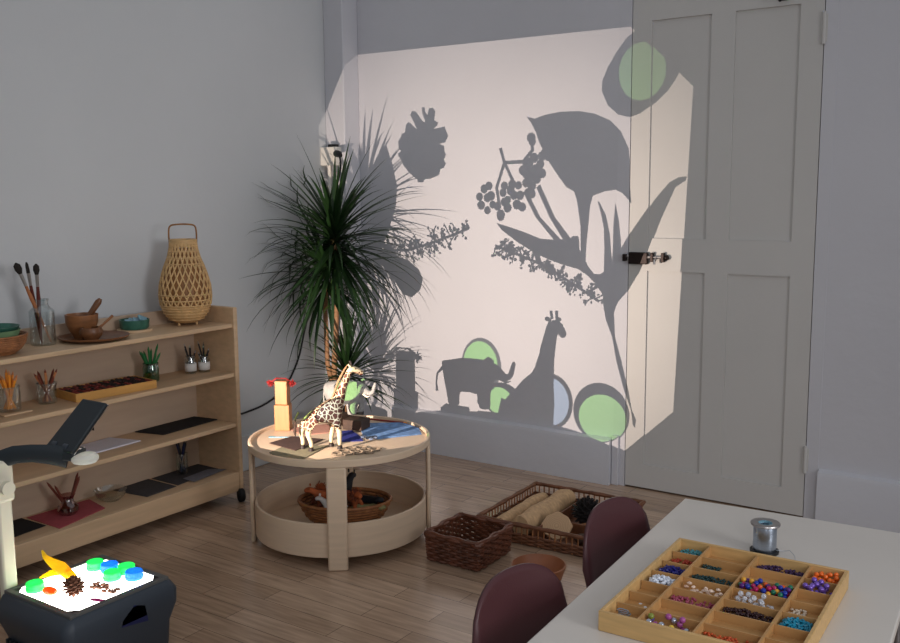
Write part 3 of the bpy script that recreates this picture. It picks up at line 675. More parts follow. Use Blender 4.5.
pile('seed_beads', 2, 0, 220, .0036, 'sd_purple', 'dark purple seed beads at the back of the third column', 'beads', .012)
pile('seed_beads', 2, 4, 240, .0036, 'sd_maroon', 'very dark maroon seed beads in the third column', 'beads', .011)
pile('seed_beads', 2, 6, 120, .0036, 'sd_orange', 'orange seed beads in the nearest compartment of the third column', 'beads', .008)
pile('seed_beads', 3, 3, 60, .0034, 'sd_clear', 'clear seed beads behind the turquoise beads', 'beads', .005, fill=(.0, .6))
pile('bugle_beads', 3, 4, 260, .0036, 'sd_turq', 'bright turquoise bugle beads heaped in the right tray column', 'beads', .018, long=True)
cw = MB(); x0, x1, y0, y1 = cell(0, 6); cx, cy = (x0+x1)/2-.006, (y0+y1)/2
cw.tube([(cx+(.012+.003*math.sin(k*.7))*math.cos(k*.5), cy+(.010+.003*math.cos(k))*math.sin(k*.5), .018+.00035*k) for k in range(60)], .0014, 6)
o = part('wire_coil', cw, 'wire', None); o.matrix_world = btm; tag(o, 'small coil of silver wire in the front left compartment of the tray', 'wire')
# wire spool
sp = thing('wire_spool', 'spool of silver craft wire standing on the table behind the bead tray', 'spool', (-.677, 2.445, .5505))
part('winding', MB().lathe([(.029, .006), (.030, .008), (.030, .072), (.029, .074), (.012, .074), (.012, .006)], (0, 0, 0), 40, close=True), 'wire', sp)
part('flange', MB().lathe([(.012, 0), (.037, 0), (.037, .006), (.012, .006)], (0, 0, 0), 40, close=True), 'black', sp)
part('flange', MB().lathe([(.017, .075), (.037, .074), (.038, .077), (.037, .080), (.017, .079)], (0, 0, 0), 40, close=True), 'nickel', sp)
part('core', MB().lathe([(.0, .055), (.016, .055), (.0165, .0795), (.018, .0795), (.018, .054), (0, .053)], (0, 0, 0), 32), 'bluegl', sp)
part('loose_wire_end', MB().tube([(.03, .0, .01), (.045, .015, .006), (.062, .012, .012), (.078, -.004, .007), (.085, -.02, .001)], .0006, 5), 'wire', sp)

# ------------------------------------------------------------------ baskets on the floor
def rect_pt(t, w_, d_, r=.02):        # t in 0..1 around a rectangle with softened corners
    per = [(w_, 0), (0, d_), (-w_, 0), (0, -d_)]; L_ = [w_, d_, w_, d_]; s = t*2*(w_+d_); p = Vector((-w_/2, -d_/2)); 
    for (dx, dy), l in zip(per, L_):
        if s <= l: q = p+Vector((dx, dy))*(s/l); n = Vector((dy, -dx)).normalized(); return q, n
        p += Vector((dx, dy)); s -= l
    return p, Vector((0, -1))
def woven(w_, d_, z0, z1, rows, stakes, rad, flare=0.0, amp=.004, phase=0):
    b = MB(); S = stakes*4
    for j in range(rows):
        z = z0+rad+(z1-z0-2*rad)*j/max(1, rows-1); f = 1+flare*(z-z0)/.12; pts = []
        for i in range(S):
            q, n = rect_pt(i/S, w_*f, d_*f)
            a = math.sin(i/4*PI*1.0+j*PI)*amp
            pts.append((q.x+n.x*a, q.y+n.y*a, z+random.uniform(-1, 1)*rad*.15))
        b.tube(pts, rad, 6, closed=True)
    return b
def stakes_rect(w_, d_, z0, z1, n, rad, flare=0.0):
    b = MB()
    for i in range(n):
        q, _ = rect_pt((i+.25)/n, w_, d_); f = 1+flare*(z1-z0)/.12
        b.tube([(q.x, q.y, z0), (q.x*f, q.y*f, z1)], rad, 6)
    return b
wb = thing('wicker_basket', 'small square dark wicker basket standing empty on the floor beside the round table', 'basket', (-2.07, 3.145, 0), R(1))
part('woven_side', woven(.24, .25, .004, .112, 9, 36, .0062, .06), 'wicker', wb)
part('stakes', stakes_rect(.24, .25, .004, .118, 36, .004, .06), 'wicker', wb)
part('rim', woven(.254, .264, .105, .128, 2, 18, .0085, 0, .006), 'wicker', wb)
bb_ = MB()
for k in range(16): bb_.tube([(-.113, -.113+k*.015, .008), (.113, -.108+k*.0145, .008)], .0062, 6)
part('woven_bottom', bb_, 'wicker', wb)

fb = thing('wicker_tray', 'large square flat brown wicker tray holding logs and natural finds on the floor', 'tray', (-1.905, 3.655, 0), R(2))
W_ = .55
part('woven_side', woven(W_, W_, .004, .048, 5, 56, .0056, 0), 'wicker_m', fb)
part('stakes', stakes_rect(W_, W_, .004, .088, 84, .0034), 'rattan', fb)
part('rim', woven(W_+.004, W_+.004, .076, .096, 2, 26, .0088, 0, .003), 'wicker_m', fb)
part('bottom', MB().bb(-W_/2+.004, W_/2-.004, -W_/2+.004, W_/2-.004, .001, .008), 'wicker_m', fb)
part('partition', MB().bb(-.012, -.004, -W_/2+.008, W_/2-.008, .0085, .07).bb(.0, W_/2-.01, -.1, -.092, .0085, .07), 'wicker_m', fb, bevel=.002)
fbm = Matrix.Translation((-1.905, 3.655, 0)) @ Matrix.Rotation(R(2), 4, 'Z')
def log(x, y0, y1, r, z, label, sd):
    b = MB(); rr = random.Random(sd); n = 9
    b.tube([(x+rr.uniform(-.004, .004), y0+(y1-y0)*k/n, z+rr.uniform(-.003, .003)) for k in range(n+1)], [r*.88]+[r*rr.uniform(.95, 1.04) for k in range(n-1)]+[r*.8], 18)
    o = part('log', b, 'log', None, smooth=60); o.matrix_world = fbm; tag(o, label, 'log', 'logs in the wicker tray')
log(-.085, -.235, .235, .050, .062, 'thick peeled log in the wicker tray, next to the partition', 1)
log(-.195, -.235, .20, .036, .048, 'thinner peeled log in the wicker tray, beside the left rim', 2)
sb = MB(); pg = [(.068*math.cos(R(a))*s, .062*math.sin(R(a))*s) for a, s in ((10, 1), (50, .95), (95, 1.05), (140, .98), (180, 1.05), (225, .95), (270, 1), (320, 1.0))]
sb.prism(pg, -.010, .010).xf(Matrix.Translation((.055, -.165, .068)) @ Matrix.Rotation(R(8), 4, 'Z') @ Matrix.Rotation(R(58), 4, 'X'))
def ring_mat():
    m = M['slab']; nt = m.node_tree; b = nt.nodes['Principled BSDF']
    tc = nt.nodes.new('ShaderNodeTexCoord'); mp = nt.nodes.new('ShaderNodeMapping'); mp.inputs['Location'].default_value = (-.055, .165, -.068)
    wv = nt.nodes.new('ShaderNodeTexWave'); wv.wave_type = 'RINGS'; wv.rings_direction = 'SPHERICAL'; wv.inputs['Scale'].default_value = 45; wv.inputs['Distortion'].default_value = 3
    cr = nt.nodes.new('ShaderNodeValToRGB'); cr.color_ramp.elements[0].color = srgb(182, 148, 114); cr.color_ramp.elements[1].color = srgb(198, 164, 128)
    nt.links.new(tc.outputs['Object'], mp.inputs[0]); nt.links.new(mp.outputs[0], wv.inputs[0]); nt.links.new(wv.outputs['Fac'], cr.inputs[0]); nt.links.new(cr.outputs[0], b.inputs['Base Color'])
ring_mat()
o = part('wood_slice', sb, 'slab', None, bevel=.003, smooth=30); o.matrix_world = fbm; tag(o, 'pale cut wood slice propped up in the wicker tray', 'wood slice')
def scaly(r, n, length, wd, m_scale, sd, tall=1.0, spike=False):
    rr = random.Random(sd); b = MB().ball((0, 0, 0), r*.62, 2, (1, 1, tall))
    for i in range(n):
        zz = 1-2*(i+.5)/n; a = i*2.39996; s = math.sqrt(1-zz*zz); d = Vector((s*math.cos(a), s*math.sin(a), zz*tall))
        t = Vector((0, 0, 1)); dn_ = d.normalized(); side = dn_.cross(t if abs(dn_.z) < .95 else Vector((1, 0, 0))).normalized(); up = side.cross(dn_)
        p = d*r*.5; q = d*r*.5+dn_*length*rr.uniform(.85, 1.15)+up*length*.35
        if spike: b.tube([p, q], [wd, .0008], 5)
        else:
            e = up*wd*.3; mid = (p+q)*.5
            vs = [p+side*wd*.35, mid+side*wd, q+side*wd*.35, q-side*wd*.35, mid-side*wd, p-side*wd*.35]
            b.add([v+e*.5 for v in vs]+[v-e*.5 for v in vs], [(0, 1, 2, 3, 4, 5), (11, 10, 9, 8, 7, 6)]+[(k, (k+1) % 6, 6+(k+1) % 6, 6+k) for k in range(6)])
    return b
o = part('pine_cone', scaly(.062, 90, .036, .012, 'cone_d', 4), 'cone_d', None); o.matrix_world = fbm @ Matrix.Translation((.1, .045, .078)); tag(o, 'large dark spiky cone in the wicker tray', 'cone')
o = part('burl', MB().ball((0, 0, 0), .034, 3, (1.2, .9, .8), .08), 'midwood', None); o.matrix_world = fbm @ Matrix.Translation((.14, -.055, .036)); tag(o, 'brown rounded piece of wood beside the dark cone', 'wood piece')
o = part('bark_piece', MB().ball((0, 0, 0), .03, 3, (1.1, 1.0, .7), .12), 'blockdark', None); o.matrix_world = fbm @ Matrix.Translation((.17, -.16, .032)); tag(o, 'dark bark piece at the front right of the wicker tray', 'bark')
bw = thing('wooden_bowl', 'round red-brown bowl on the floor behind the nearest chair', 'bowl', (-1.70, 3.07, 0))
part('shell', MB().lathe([(0, 0), (.07, 0), (.088, .02), (.103, .065), (.106, .075), (.100, .077), (.094, .066), (.078, .025), (.065, .012), (0, .011)], (0, 0, 0), 48), 'terracotta', bw)

# basket with toy animals in the lower tray
BKX, BKY, BKZ = -2.645, 3.035, .062
rbk = thing('oval_basket', 'oval woven basket heaped with toy animals in the lower tray of the round table', 'basket', (BKX, BKY, BKZ), R(32))
prof = [(.11, .003), (.135, .012), (.165, .04), (.185, .072), (.198, .105)]
wv = MB(); nst = 40
for j in range(11):
    t = j/10*(len(prof)-1); i = min(int(t), len(prof)-2); f = t-i; r = prof[i][0]*(1-f)+prof[i+1][0]*f; z = prof[i][1]*(1-f)+prof[i+1][1]*f
    N = nst*4
    wv.tube([((r+.003*math.sin(k/4*PI+j*PI))*math.cos(2*PI*k/N), (r+.003*math.sin(k/4*PI+j*PI))*math.sin(2*PI*k/N)*.74, z+.004) for k in range(N)], .0052, 6, closed=True)
part('woven_side', wv, 'rattan', rbk)
part('lining', MB().lathe([(0, .001)]+[(r-.003, z) for r, z in prof], (0, 0, 0), 60, sy=.74), 'wicker_m', rbk, solid=.002)
part('rim', MB().tube([(.2*math.cos(2*PI*k/60), .148*math.sin(2*PI*k/60), .111) for k in range(60)], .0075, 8, closed=True), 'rattan', rbk)
def toy(name, label, m, loc, rz, s, tilt=0, mane=None, cat='toy animal'):
    t = thing(name, label, cat, loc, 0, None, (tilt, 0, rz)); V = []
    def v(x, y, z, r): V.append((x*s, y*s, z*s, r*s)); return len(V)-1
    a = v(-.5, 0, .55, .19); b2 = v(0, 0, .55, .21); c = v(.45, 0, .58, .2); n = v(.68, 0, .78, .15); h = v(.86, 0, .92, .16); mz = v(1.12, 0, .82, .10)
    E_ = [(a, b2), (b2, c), (c, n), (n, h), (h, mz)]
    for bx in (a, c):
        for sy in (-1, 1):
            x0 = V[bx][0]/s; k = v(x0, sy*.16, .28, .09); f = v(x0+.03, sy*.17, .06, .07); E_ += [(bx, k), (k, f)]
    tl = v(-.8, 0, .45, .05); E_.append((a, tl))
    skin('body', V, E_, m, t, 1)
    eb = MB()
    for sy in (-1, 1): eb.ball((.84*s, sy*.13*s, 1.08*s), .07*s, 1, (.6, .5, 1.4))
    part('ears', eb, m, t)
    if mane: part('mane', scaly(.26*s, 60, .16*s, .05*s, m, 3, spike=True).xf(Matrix.Translation((.70*s, 0, .85*s))), mane, t)
    return t
bz = BKZ
toy('toy_lion', 'reddish brown toy animal at the left end of the oval basket', 'toy_b', (BKX-.105, BKY-.065, bz+.062), R(150), .095, .5, 'toy_o')
toy('toy_fox', 'rust orange toy animal leaning left of the table leg in the oval basket', 'toy_o', (BKX-.055, BKY-.035, bz+.085), R(215), .095, -.4)
toy('toy_calf', 'white toy animal at the front of the oval basket', 'toy_w', (BKX+.01, BKY-.085, bz+.068), R(-150), .075, .3)
toy('toy_tiger', 'bright orange toy animal right of the table leg in the oval basket', 'toy_o', (BKX+.055, BKY+.0, bz+.085), R(-20), .105, .4, 'toy_b')
toy('toy_gorilla', 'black toy animal standing at the back of the oval basket', 'toy_k', (BKX-.05, BKY+.035, bz+.075), R(100), .11, 0)
toy('toy_panther', 'black toy animal lying at the right of the oval basket', 'toy_k', (BKX+.075, BKY+.085, bz+.085), R(10), .09, 1.0)
toy('toy_crocodile', 'olive green toy animal along the right rim of the oval basket', 'toy_g', (BKX+.088, BKY+.03, bz+.082), R(40), .080, 1.3)

# ------------------------------------------------------------------ toys and cloths on the round table
ZT = .4405
def cloth(name, pts, m, label, cat='cloth', z=ZT, th=.003, wav=.0015):
    c = Vector((sum(p[0] for p in pts)/len(pts), sum(p[1] for p in pts)/len(pts)))
    b = MB(); b.prism([(x-c.x, y-c.y) for x, y in pts], 0, th); o = part(name, b, m, None, bevel=.0008); o.location = (c.x, c.y, z); return tag(o, label, cat)
cloth('felt_mat', [(-2.756, 2.70), (-2.775, 2.80), (-2.625, 2.92), (-2.565, 2.675), (-2.66, 2.665)], 'felt_olive', 'olive grey felt piece under the giraffe at the front of the round table')
cloth('felt_mat', [(-2.855, 2.80), (-2.852, 2.935), (-2.705, 2.972), (-2.680, 2.775)], 'felt_brown', 'dark brown felt square beside the giraffe on the round table', z=ZT+.0035)
cloth('felt_mat', [(-2.975, 3.035), (-2.882, 3.19), (-2.735, 3.125), (-2.836, 2.985)], 'felt_pink', 'dusty pink felt piece behind the block tower')
cloth('wood_strip', [(-2.945, 2.885), (-2.935, 2.875), (-2.80, 2.96), (-2.81, 2.97)], 'bluegl', 'thin pale strip lying in front of the block tower', 'strip', th=.004)
cloth('wood_offcut', [(-3.0, 3.07), (-2.985, 3.1), (-2.975, 3.21), (-2.94, 3.2), (-2.95, 3.08)], 'ply', 'pale wood offcut behind the block tower', 'wood piece', th=.014)
cloth('cloth_square', [(-2.76, 3.275), (-2.60, 3.40), (-2.475, 3.355), (-2.405, 3.28), (-2.52, 3.11), (-2.59, 3.105)], 'denim', 'pale blue cloth spread at the back right of the round table', th=.005)
cloth('felt_mat', [(-2.745, 3.125), (-2.71, 3.165), (-2.60, 3.10), (-2.55, 3.055), (-2.625, 2.99)], 'navyfelt', 'navy blue felt piece under the dark block', z=ZT, th=.003)
for bx_, by_, br_, lab_ in ((-2.705, 3.195, .2, 'dark brown block under the front feet of the elephant'), (-2.842, 3.228, -.1, 'dark brown block under the rear feet of the elephant')):
    o = part('wooden_block', MB().box((0, 0, .0225), (.095, .085, .045)), 'blockdark', None, bevel=.003); o.location = (bx_, by_, ZT+.0062); o.rotation_euler = (0, 0, br_); tag(o, lab_, 'block', 'dark blocks under the elephant')
hxm = MB()
for i, (hx_, hy_) in enumerate(((0, 0), (.036, .01), (.018, .036), (.054, .047), (-.018, .027), (.072, .02), (.09, .055), (.0, .062), (.036, .072), (-.034, -.008))):
    hxm.tube([(hx_+.021*math.cos(k*PI/3+.4), hy_+.021*math.sin(k*PI/3+.4), .004) for k in range(6)], .0038, 5, closed=True)
o = part('hexagon_lattice', hxm, 'hexl', None); o.location = (-2.475, 2.865, ZT); o.scale = (1.15, 1.15, 1); o.rotation_euler = (0, 0, R(30)); tag(o, 'grey honeycomb lattice piece at the front of the round table', 'lattice')
ps = MB().tube([(-.13, 0, .0045), (.13, 0, .0045)], .0045, 6); o = part('pencil', ps, 'crayon_r', None); part('painted_end', MB().tube([(.131, 0, .0045), (.17, 0, .0045)], .0045, 6), 'pencil_o', o)
o.location = (-2.72, 3.375, ZT); o.rotation_euler = (0, 0, R(9)); tag(o, 'red pencil lying along the back rim of the round table', 'pencil')
pt = MB(); rr = random.Random(5)
for k in range(9): pt.ball((rr.uniform(-.028, .028), rr.uniform(-.022, .022), .008), .010, 1, (1.2, .9, .7))
M['speckle'] = mat('speckled_stone', srgb(90, 100, 120), .5, .8, 60); o = part('stone_cluster', pt, 'speckle', None); o.location = (-2.532, 3.075, ZT+.007); tag(o, 'small cluster of speckled dark stones before the dark block', 'stones', kind='stuff')

o = part('wooden_block', MB().box((0, 0, .0585), (.068, .062, .117)), 'block', None, bevel=.003); o.location = (-2.985, 3.02, ZT); o.rotation_euler = (0, 0, R(32)); tag(o, 'pale wooden block at the bottom of the two-block tower', 'block', 'blocks of the tower')
o = part('wooden_block', MB().box((0, 0, .0535), (.056, .05, .107)), 'block', None, bevel=.003); o.location = (-2.985, 3.02, ZT+.118); o.rotation_euler = (0, 0, R(26)); tag(o, 'slim pale wooden block on top of the two-block tower', 'block', 'blocks of the tower')
ts = MB(); rr = random.Random(2)
for cx_, cy_, cz_ in ((-.042, -.03, -.014), (.035, .026, -.014)):
    for k in range(46):
        d = Vector((rr.gauss(0, 1), rr.gauss(0, 1), rr.gauss(0, .8)-.4)).normalized()*rr.uniform(.014, .022)
        p = Vector((cx_, cy_, cz_)); ts.tube([p, p+d*.6+Vector((0, 0, .004)), p+d], [.0022, .002, .0008], 4)
for k in range(20):
    a = rr.uniform(-.6, .6); ts.tube([(-.042, -.03, -.01), (-.02+a*.012, -.016-a*.014, .008), (.01-a*.01, .012+a*.01, .007), (.035, .026, -.01)], .0022, 4)
o = part('red_tassel', ts, 'red', None); o.location = (-2.985, 3.02, ZT+.2265); tag(o, 'red yarn tassels draped over the top of the block tower', 'tassel')

# giraffe
gy = math.atan2(.121, .102)
gf = thing('toy_giraffe', 'toy giraffe with brown patches standing on the round table', 'toy giraffe', (-2.614, 2.864, ZT+.003), gy)
GV = [(-.056, 0, .152, .038, .035), (0, 0, .150, .041, .038), (.052, 0, .163, .043, .038), (.075, 0, .200, .033, .027), (.092, 0, .252, .023, .019), (.116, 0, .308, .0165, .014), (.131, 0, .332, .018, .017), (.160, 0, .317, .0125, .013), (.180, 0, .305, .0095, .0105)]
GE = [(i, i+1) for i in range(8)]
FEET = []
for bx, xs in ((0, (-.058, -.070, -.060, -.062)), (2, (.056, .060, .056, .057))):
    for sy in (-1, 1):
        i = len(GV); q = -sy*.014; GV += [(xs[0]+q*.4, sy*.024, .115, .020 if bx == 0 else .017), (xs[1]+q*.8, sy*.026, .068, .0115), (xs[2]+q, sy*.026, .03, .009), (xs[3]+q, sy*.026, .012, .0095)]
        GE += [(bx, i), (i, i+1), (i+1, i+2), (i+2, i+3)]; FEET.append((xs[3]+q, sy*.026))
skin('body', GV, GE, 'giraffe', gf, 2)
for x, y in FEET: part('hoof', MB().lathe([(0, 0), (.0115, 0), (.0098, .013), (0, .016)], (x, y, 0), 14), 'hoof', gf)
for sy in (-1, 1):
    part('horn', MB().tube([(.130, sy*.007, .343), (.126, sy*.009, .362)], [.0035, .0042], 8), 'hoof', gf)
    part('ear', MB().ball((.122, sy*.017, .342), .0095, 2, (.45, .9, .6)), 'giraffe', gf)
    part('eye', MB().ball((.145, sy*.0135, .330), .0032, 1), 'eye', gf)
part('tail', MB().tube([(-.092, 0, .160), (-.106, 0, .135), (-.108, 0, .10)], [.005, .0035, .003], 8).tube([(-.108, 0, .104), (-.110, 0, .08), (-.108, 0, .06)], [.004, .007, .002], 8), 'tuft', gf)
part('mane', MB().tube([(.046, 0, .208), (.058, 0, .235), (.072, 0, .275), (.098, 0, .322), (.114, 0, .346)], [.003, .0045, .0045, .0045, .002], 6), 'stem', gf)

# elephant
ey = R(6); EK = .74
el = thing('toy_elephant', 'grey toy elephant with raised trunk standing behind the giraffe on the round table', 'toy elephant', (-2.790, 3.222, ZT+.0515), ey)
el.scale = (EK, EK, EK)
EV = [(-.080, 0, .158, .080, .068), (0, 0, .152, .084, .074), (.065, 0, .153, .070, .062), (.122, 0, .178, .046, .043), (.158, 0, .160, .025), (.180, 0, .148, .018), (.203, 0, .160, .014), (.212, 0, .19, .012), (.222, 0, .222, .009)]
EE = [(i, i+1) for i in range(8)]; EV.append((-.128, 0, .150, .055, .05)); EE.append((0, 9))
for bx, x in ((0, -.08), (2, .07)):
    for sy in (-1, 1):
        i = len(EV); EV += [(x, sy*.038, .080, .037), (x+.004, sy*.040, .035, .030), (x+.005, sy*.040, .014, .031)]; EE += [(bx, i), (i, i+1), (i+1, i+2)]
skin('body', EV, EE, 'elephant', el, 2)
for sy in (-1, 1):
    eb = MB().prism([(.0, .045), (-.022, .05), (-.05, .03), (-.056, -.005), (-.042, -.04), (-.02, -.05), (-.004, -.03), (.0, 0)], -.003, .003)
    eb.xf(Matrix.Translation((.118, sy*.044, .178)) @ Matrix.Rotation(sy*R(-24), 4, 'Z') @ Matrix.Rotation(PI/2, 4, 'X'))
    part('ear', eb, 'elephant', el, bevel=.002)
    part('tusk', MB().tube([(.148, sy*.024, .148), (.178, sy*.03, .135), (.20, sy*.03, .142)], [.006, .005, .0015], 8), 'ivory', el)
    part('eye', MB().ball((.150, sy*.036, .19), .004, 1), 'eye', el)
part('tail', MB().tube([(-.128, 0, .170), (-.158, 0, .14), (-.164, 0, .10), (-.160, 0, .065)], [.007, .005, .004, .007], 8), 'elephant', el)

# ------------------------------------------------------------------ things on the lit stage
ZS = PZ+.0006
def lid(name, label, m, x, y):
    t = thing(name, label, 'lid', (x, y, ZS), 0, 'coloured lids on the projector stage')
    part('cap', MB().lathe([(0, .0275), (.026, .0275), (.028, .025), (.028, 0), (.025, 0), (.025, .022), (0, .023)], (0, 0, 0), 32), m, t)
    part('band', MB().lathe([(.028, .004), (.0295, .004), (.0295, .011), (.028, .011)], (0, 0, 0), 32, close=True), m, t); return t
lid('bottle_lid', 'green lid alone at the left corner of the glowing stage', 'g_lid', -2.735, 1.632)
lid('bottle_lid', 'green lid at the far edge of the stage, left of the blue lid', 'g_lid', -2.727, 1.848)
lid('bottle_lid', 'blue lid between the two far green lids on the stage', 'b_lid', -2.669, 1.862)
lid('bottle_lid', 'green lid beside the far right blue lid', 'g_lid', -2.610, 1.885)
lid('bottle_lid', 'green lid in front of the others on the stage', 'g_lid', -2.605, 1.825)
lid('bottle_lid', 'blue lid at the right end of the row of lids', 'b_lid', -2.548, 1.868)
yl = thing('strelitzia_flower', 'curling yellow flower glowing on the lit projector stage', 'flower', (-2.69, 1.72, ZS))
part('petal', MB().tube([(.06, .01, .006), (.02, .0, .03), (-.02, -.01, .055), (-.06, -.015, .065), (-.09, -.02, .08), (-.10, -.022, .10)], [.004, .016, .02, .014, .008, .003], 10, flat=.5), 'y_leaf', yl)
part('petal', MB().tube([(-.01, -.005, .045), (-.05, -.03, .035), (-.085, -.045, .018)], [.014, .012, .003], 10, flat=.5), 'y_leaf', yl)
part('petal', MB().tube([(.0, 0, .045), (.05, -.015, .04), (.075, -.03, .006)], [.012, .012, .004], 10, flat=.5), 'y_leaf', yl)
o = part('orange_petal', MB().ball((0, 0, .012), .026, 2, (1.1, .7, .5), .1), 'o_leaf', None); o.location = (-2.665, 1.640, ZS); tag(o, 'orange petal lump beside the left green lid on the stage', 'petal')
o = part('pine_cone', scaly(.030, 60, .018, .008, 'cone', 6).xf(Matrix.Translation((0, 0, .035))), 'cone', None); o.location = (-2.585, 1.670, ZS); tag(o, 'small brown pine cone on the lit stage', 'cone')
tw = MB(); rr = random.Random(8)
tw.tube([(-.05, -.012, .006), (0, 0, .008), (.05, .016, .006)], .0016, 5)
for k in range(34): tw.ball((rr.uniform(-.055, .055), rr.uniform(-.02, .02), rr.uniform(.006, .016)), .006, 1)
o = part('catkin_sprig', tw, 'cone', None); o.location = (-2.545, 1.755, ZS); tag(o, 'brown catkin sprig at the middle of the lit stage', 'sprig')
o = part('purple_leaf', MB().prism([(-.03, -.008), (-.01, .006), (.02, .014), (.034, .012), (.02, -.004), (-.005, -.012)], 0, .0015), 'p_leaf', None); o.location = (-2.508, 1.695, ZS); tag(o, 'small purple leaf lying on the lit stage', 'leaf')

# wooden stool at the lower left corner
so = thing('wooden_stool', 'corner of a low olive-brown wooden stool at the lower left frame edge', 'stool', (-2.62, 1.24, 0), R(-11))
part('seat', MB().bb(-.16, .125, -.15, .15, .222, .24), 'stool', so, bevel=.003)
for x, y in ((-.14, -.13), (.105, -.13), (-.14, .13), (.105, .13)): part('leg', MB().bb(x-.015, x+.015, y-.015, y+.015, 0, .222), 'stool', so, bevel=.002)

# ------------------------------------------------------------------ plant, outlet, cable
PLX, PLY = -3.46, 3.93
pl = thing('dracaena_plant', 'tall dracaena with spiky dark green leaves in the corner behind the round table', 'plant', (PLX, PLY, 0))
part('pot', MB().lathe([(0, 0), (.10, 0), (.135, .25), (.145, .25), (.145, .28), (.128, .28), (.124, .25), (0, .25)], (0, 0, 0), 40), 'pot', pl)
part('soil', MB().disc((0, 0, .251), .122, .008, 32), 'soil', pl)
st1 = part('stem', MB().tube([(-.01, .0, .25), (-.02, .0, .5), (.0, 0, .75), (.01, 0, .95), (.0, 0, 1.15), (.01, 0, 1.3)], [.018, .017, .016, .016, .015, .012], 10), 'stem', pl)
part('stem', MB().tube([(.03, -.02, .25), (-.05, -.02, .55), (-.075, 0, .85), (-.06, 0, 1.05), (-.055, .01, 1.15)], [.014, .013, .013, .012, .010], 10), 'stem', pl)
part('stem', MB().tube([(.05, .02, .25), (.06, .01, .36), (.07, 0, .50)], [.013, .012, .010], 10), 'stem', pl)
def crown(name, c, n, lmin, lmax, el0, el1, sd, m, zspan=.12, wd=.0085):
    rr = random.Random(sd); b = MB()
    for i in range(n):
        t = (i+.5)/n; az = i*2.39996+rr.uniform(-.3, .3); e = R(el0+(el1-el0)*t+rr.uniform(-13, 13)); L_ = rr.uniform(lmin, lmax)
        h = Vector((math.cos(az), math.sin(az), 0)); p = Vector(c)+Vector((0, 0, zspan*(t-.5)))
        droop = rr.uniform(.3, 1.15)*max(.25, math.cos(e)); seg = 8; side = Vector((-h.y, h.x, 0)); pts = []; q = p.copy()
        for s in range(seg+1):
            a = e-droop*(s/seg)**1.6
            pts.append((q.copy(), a)); q = q+(h*math.cos(a)+Vector((0, 0, math.sin(a))))*L_/seg
            if q.x+PLX < XL+.02: q.x = XL+.02-PLX
            if q.y+PLY > YW-.02: q.y = YW-.02-PLY
            if q.x+PLX < -3.61 and q.y+PLY > 4.215: q.y = 4.215-PLY
        vs = []; w0 = wd*rr.uniform(.8, 1.2)
        for s, (q, a) in enumerate(pts):
            u = s/seg; ww = w0*min(1, .45+u*4)*(1-u**2.2)+.0004; nrm = Vector((0, 0, 1))*math.cos(a)-h*math.sin(a)
            vs += [q-side*ww+nrm*ww*.35, q, q+side*ww+nrm*ww*.35]
        fs = []
        for s in range(seg):
            k = s*3; fs += [(k, k+1, k+4, k+3), (k+1, k+2, k+5, k+4)]
        b.add(vs, fs)
    return part(name, b, m, pl, smooth=80)
crown('leaf_crown', (.005, 0, 1.22), 180, .38, .60, -50, 65, 21, 'leaf', .14, .0120)
crown('leaf_crown', (-.075, .01, 1.04), 110, .36, .56, -50, 60, 22, 'leaf', .14, .0120)
crown('leaf_crown', (.0, 0, .90), 16, .10, .22, -20, 80, 24, 'leaf2', .04, .005)
crown('leaf_crown', (.07, 0, .49), 95, .28, .44, -22, 80, 23, 'leaf', .08, .0105)

ob = thing('socket_box', 'white surface socket box with black plug on the corner column above the plant', 'socket', (-3.705, 4.2345, 1.70))
part('housing', MB().bb(-.062, .055, -.055, 0, -.05, .055), 'outlet', ob, bevel=.004)
part('switch', MB().bb(-.008, .048, -.05, -.015, .0555, .07), 'black', ob, bevel=.003)
part('socket_face', MB().disc((.012, -.055, -.01), .026, .006, 24, axis=(0, -1, 0)), 'outlet', ob)
part('conduit', MB().tube([(.02, -.025, -.05), (.02, -.025, -.34)], .011, 10).tube([(-.02, -.025, -.05), (-.02, -.025, -.34)], .011, 10), 'outlet', ob)
cd = thing('power_cable', 'black power cable looping from the wall socket down behind the plant to the bookcase', 'cable', (-3.62, 4.15, 1.7))
part('plug', MB().tube([(-.01, .015, .015), (.03, -.01, .01), (.055, -.02, 0)], [.02, .019, .009], 12), 'black', cd)
def bez(p, n=10):
    out = []; p = [Vector(q) for q in p]
    for i in range(len(p)-1):
        a = p[max(i-1, 0)]; b_ = p[i]; c = p[i+1]; d = p[min(i+2, len(p)-1)]
        for k in range(n):
            t = k/n; out.append(.5*((2*b_)+(c-a)*t+(2*a-5*b_+4*c-d)*t*t+(3*b_-a-3*c+d)*t**3))
    out.append(p[-1]); return out
cp = [(-3.575, 4.13, 1.70), (-3.555, 4.11, 1.63), (-3.58, 4.10, 1.52), (-3.63, 4.08, 1.35), (-3.68, 4.03, 1.0), (-3.735, 3.975, .72), (-3.752, 3.93, .55), (-3.753, 3.82, .41), (-3.753, 3.68, .345), (-3.753, 3.51, .322), (-3.752, 3.3, .318), (-3.745, 3.12, .30)]
part('cord', MB().tube([(x+3.62, y-4.15, z-1.7) for x, y, z in bez(cp)], .0055, 8), 'black', cd)

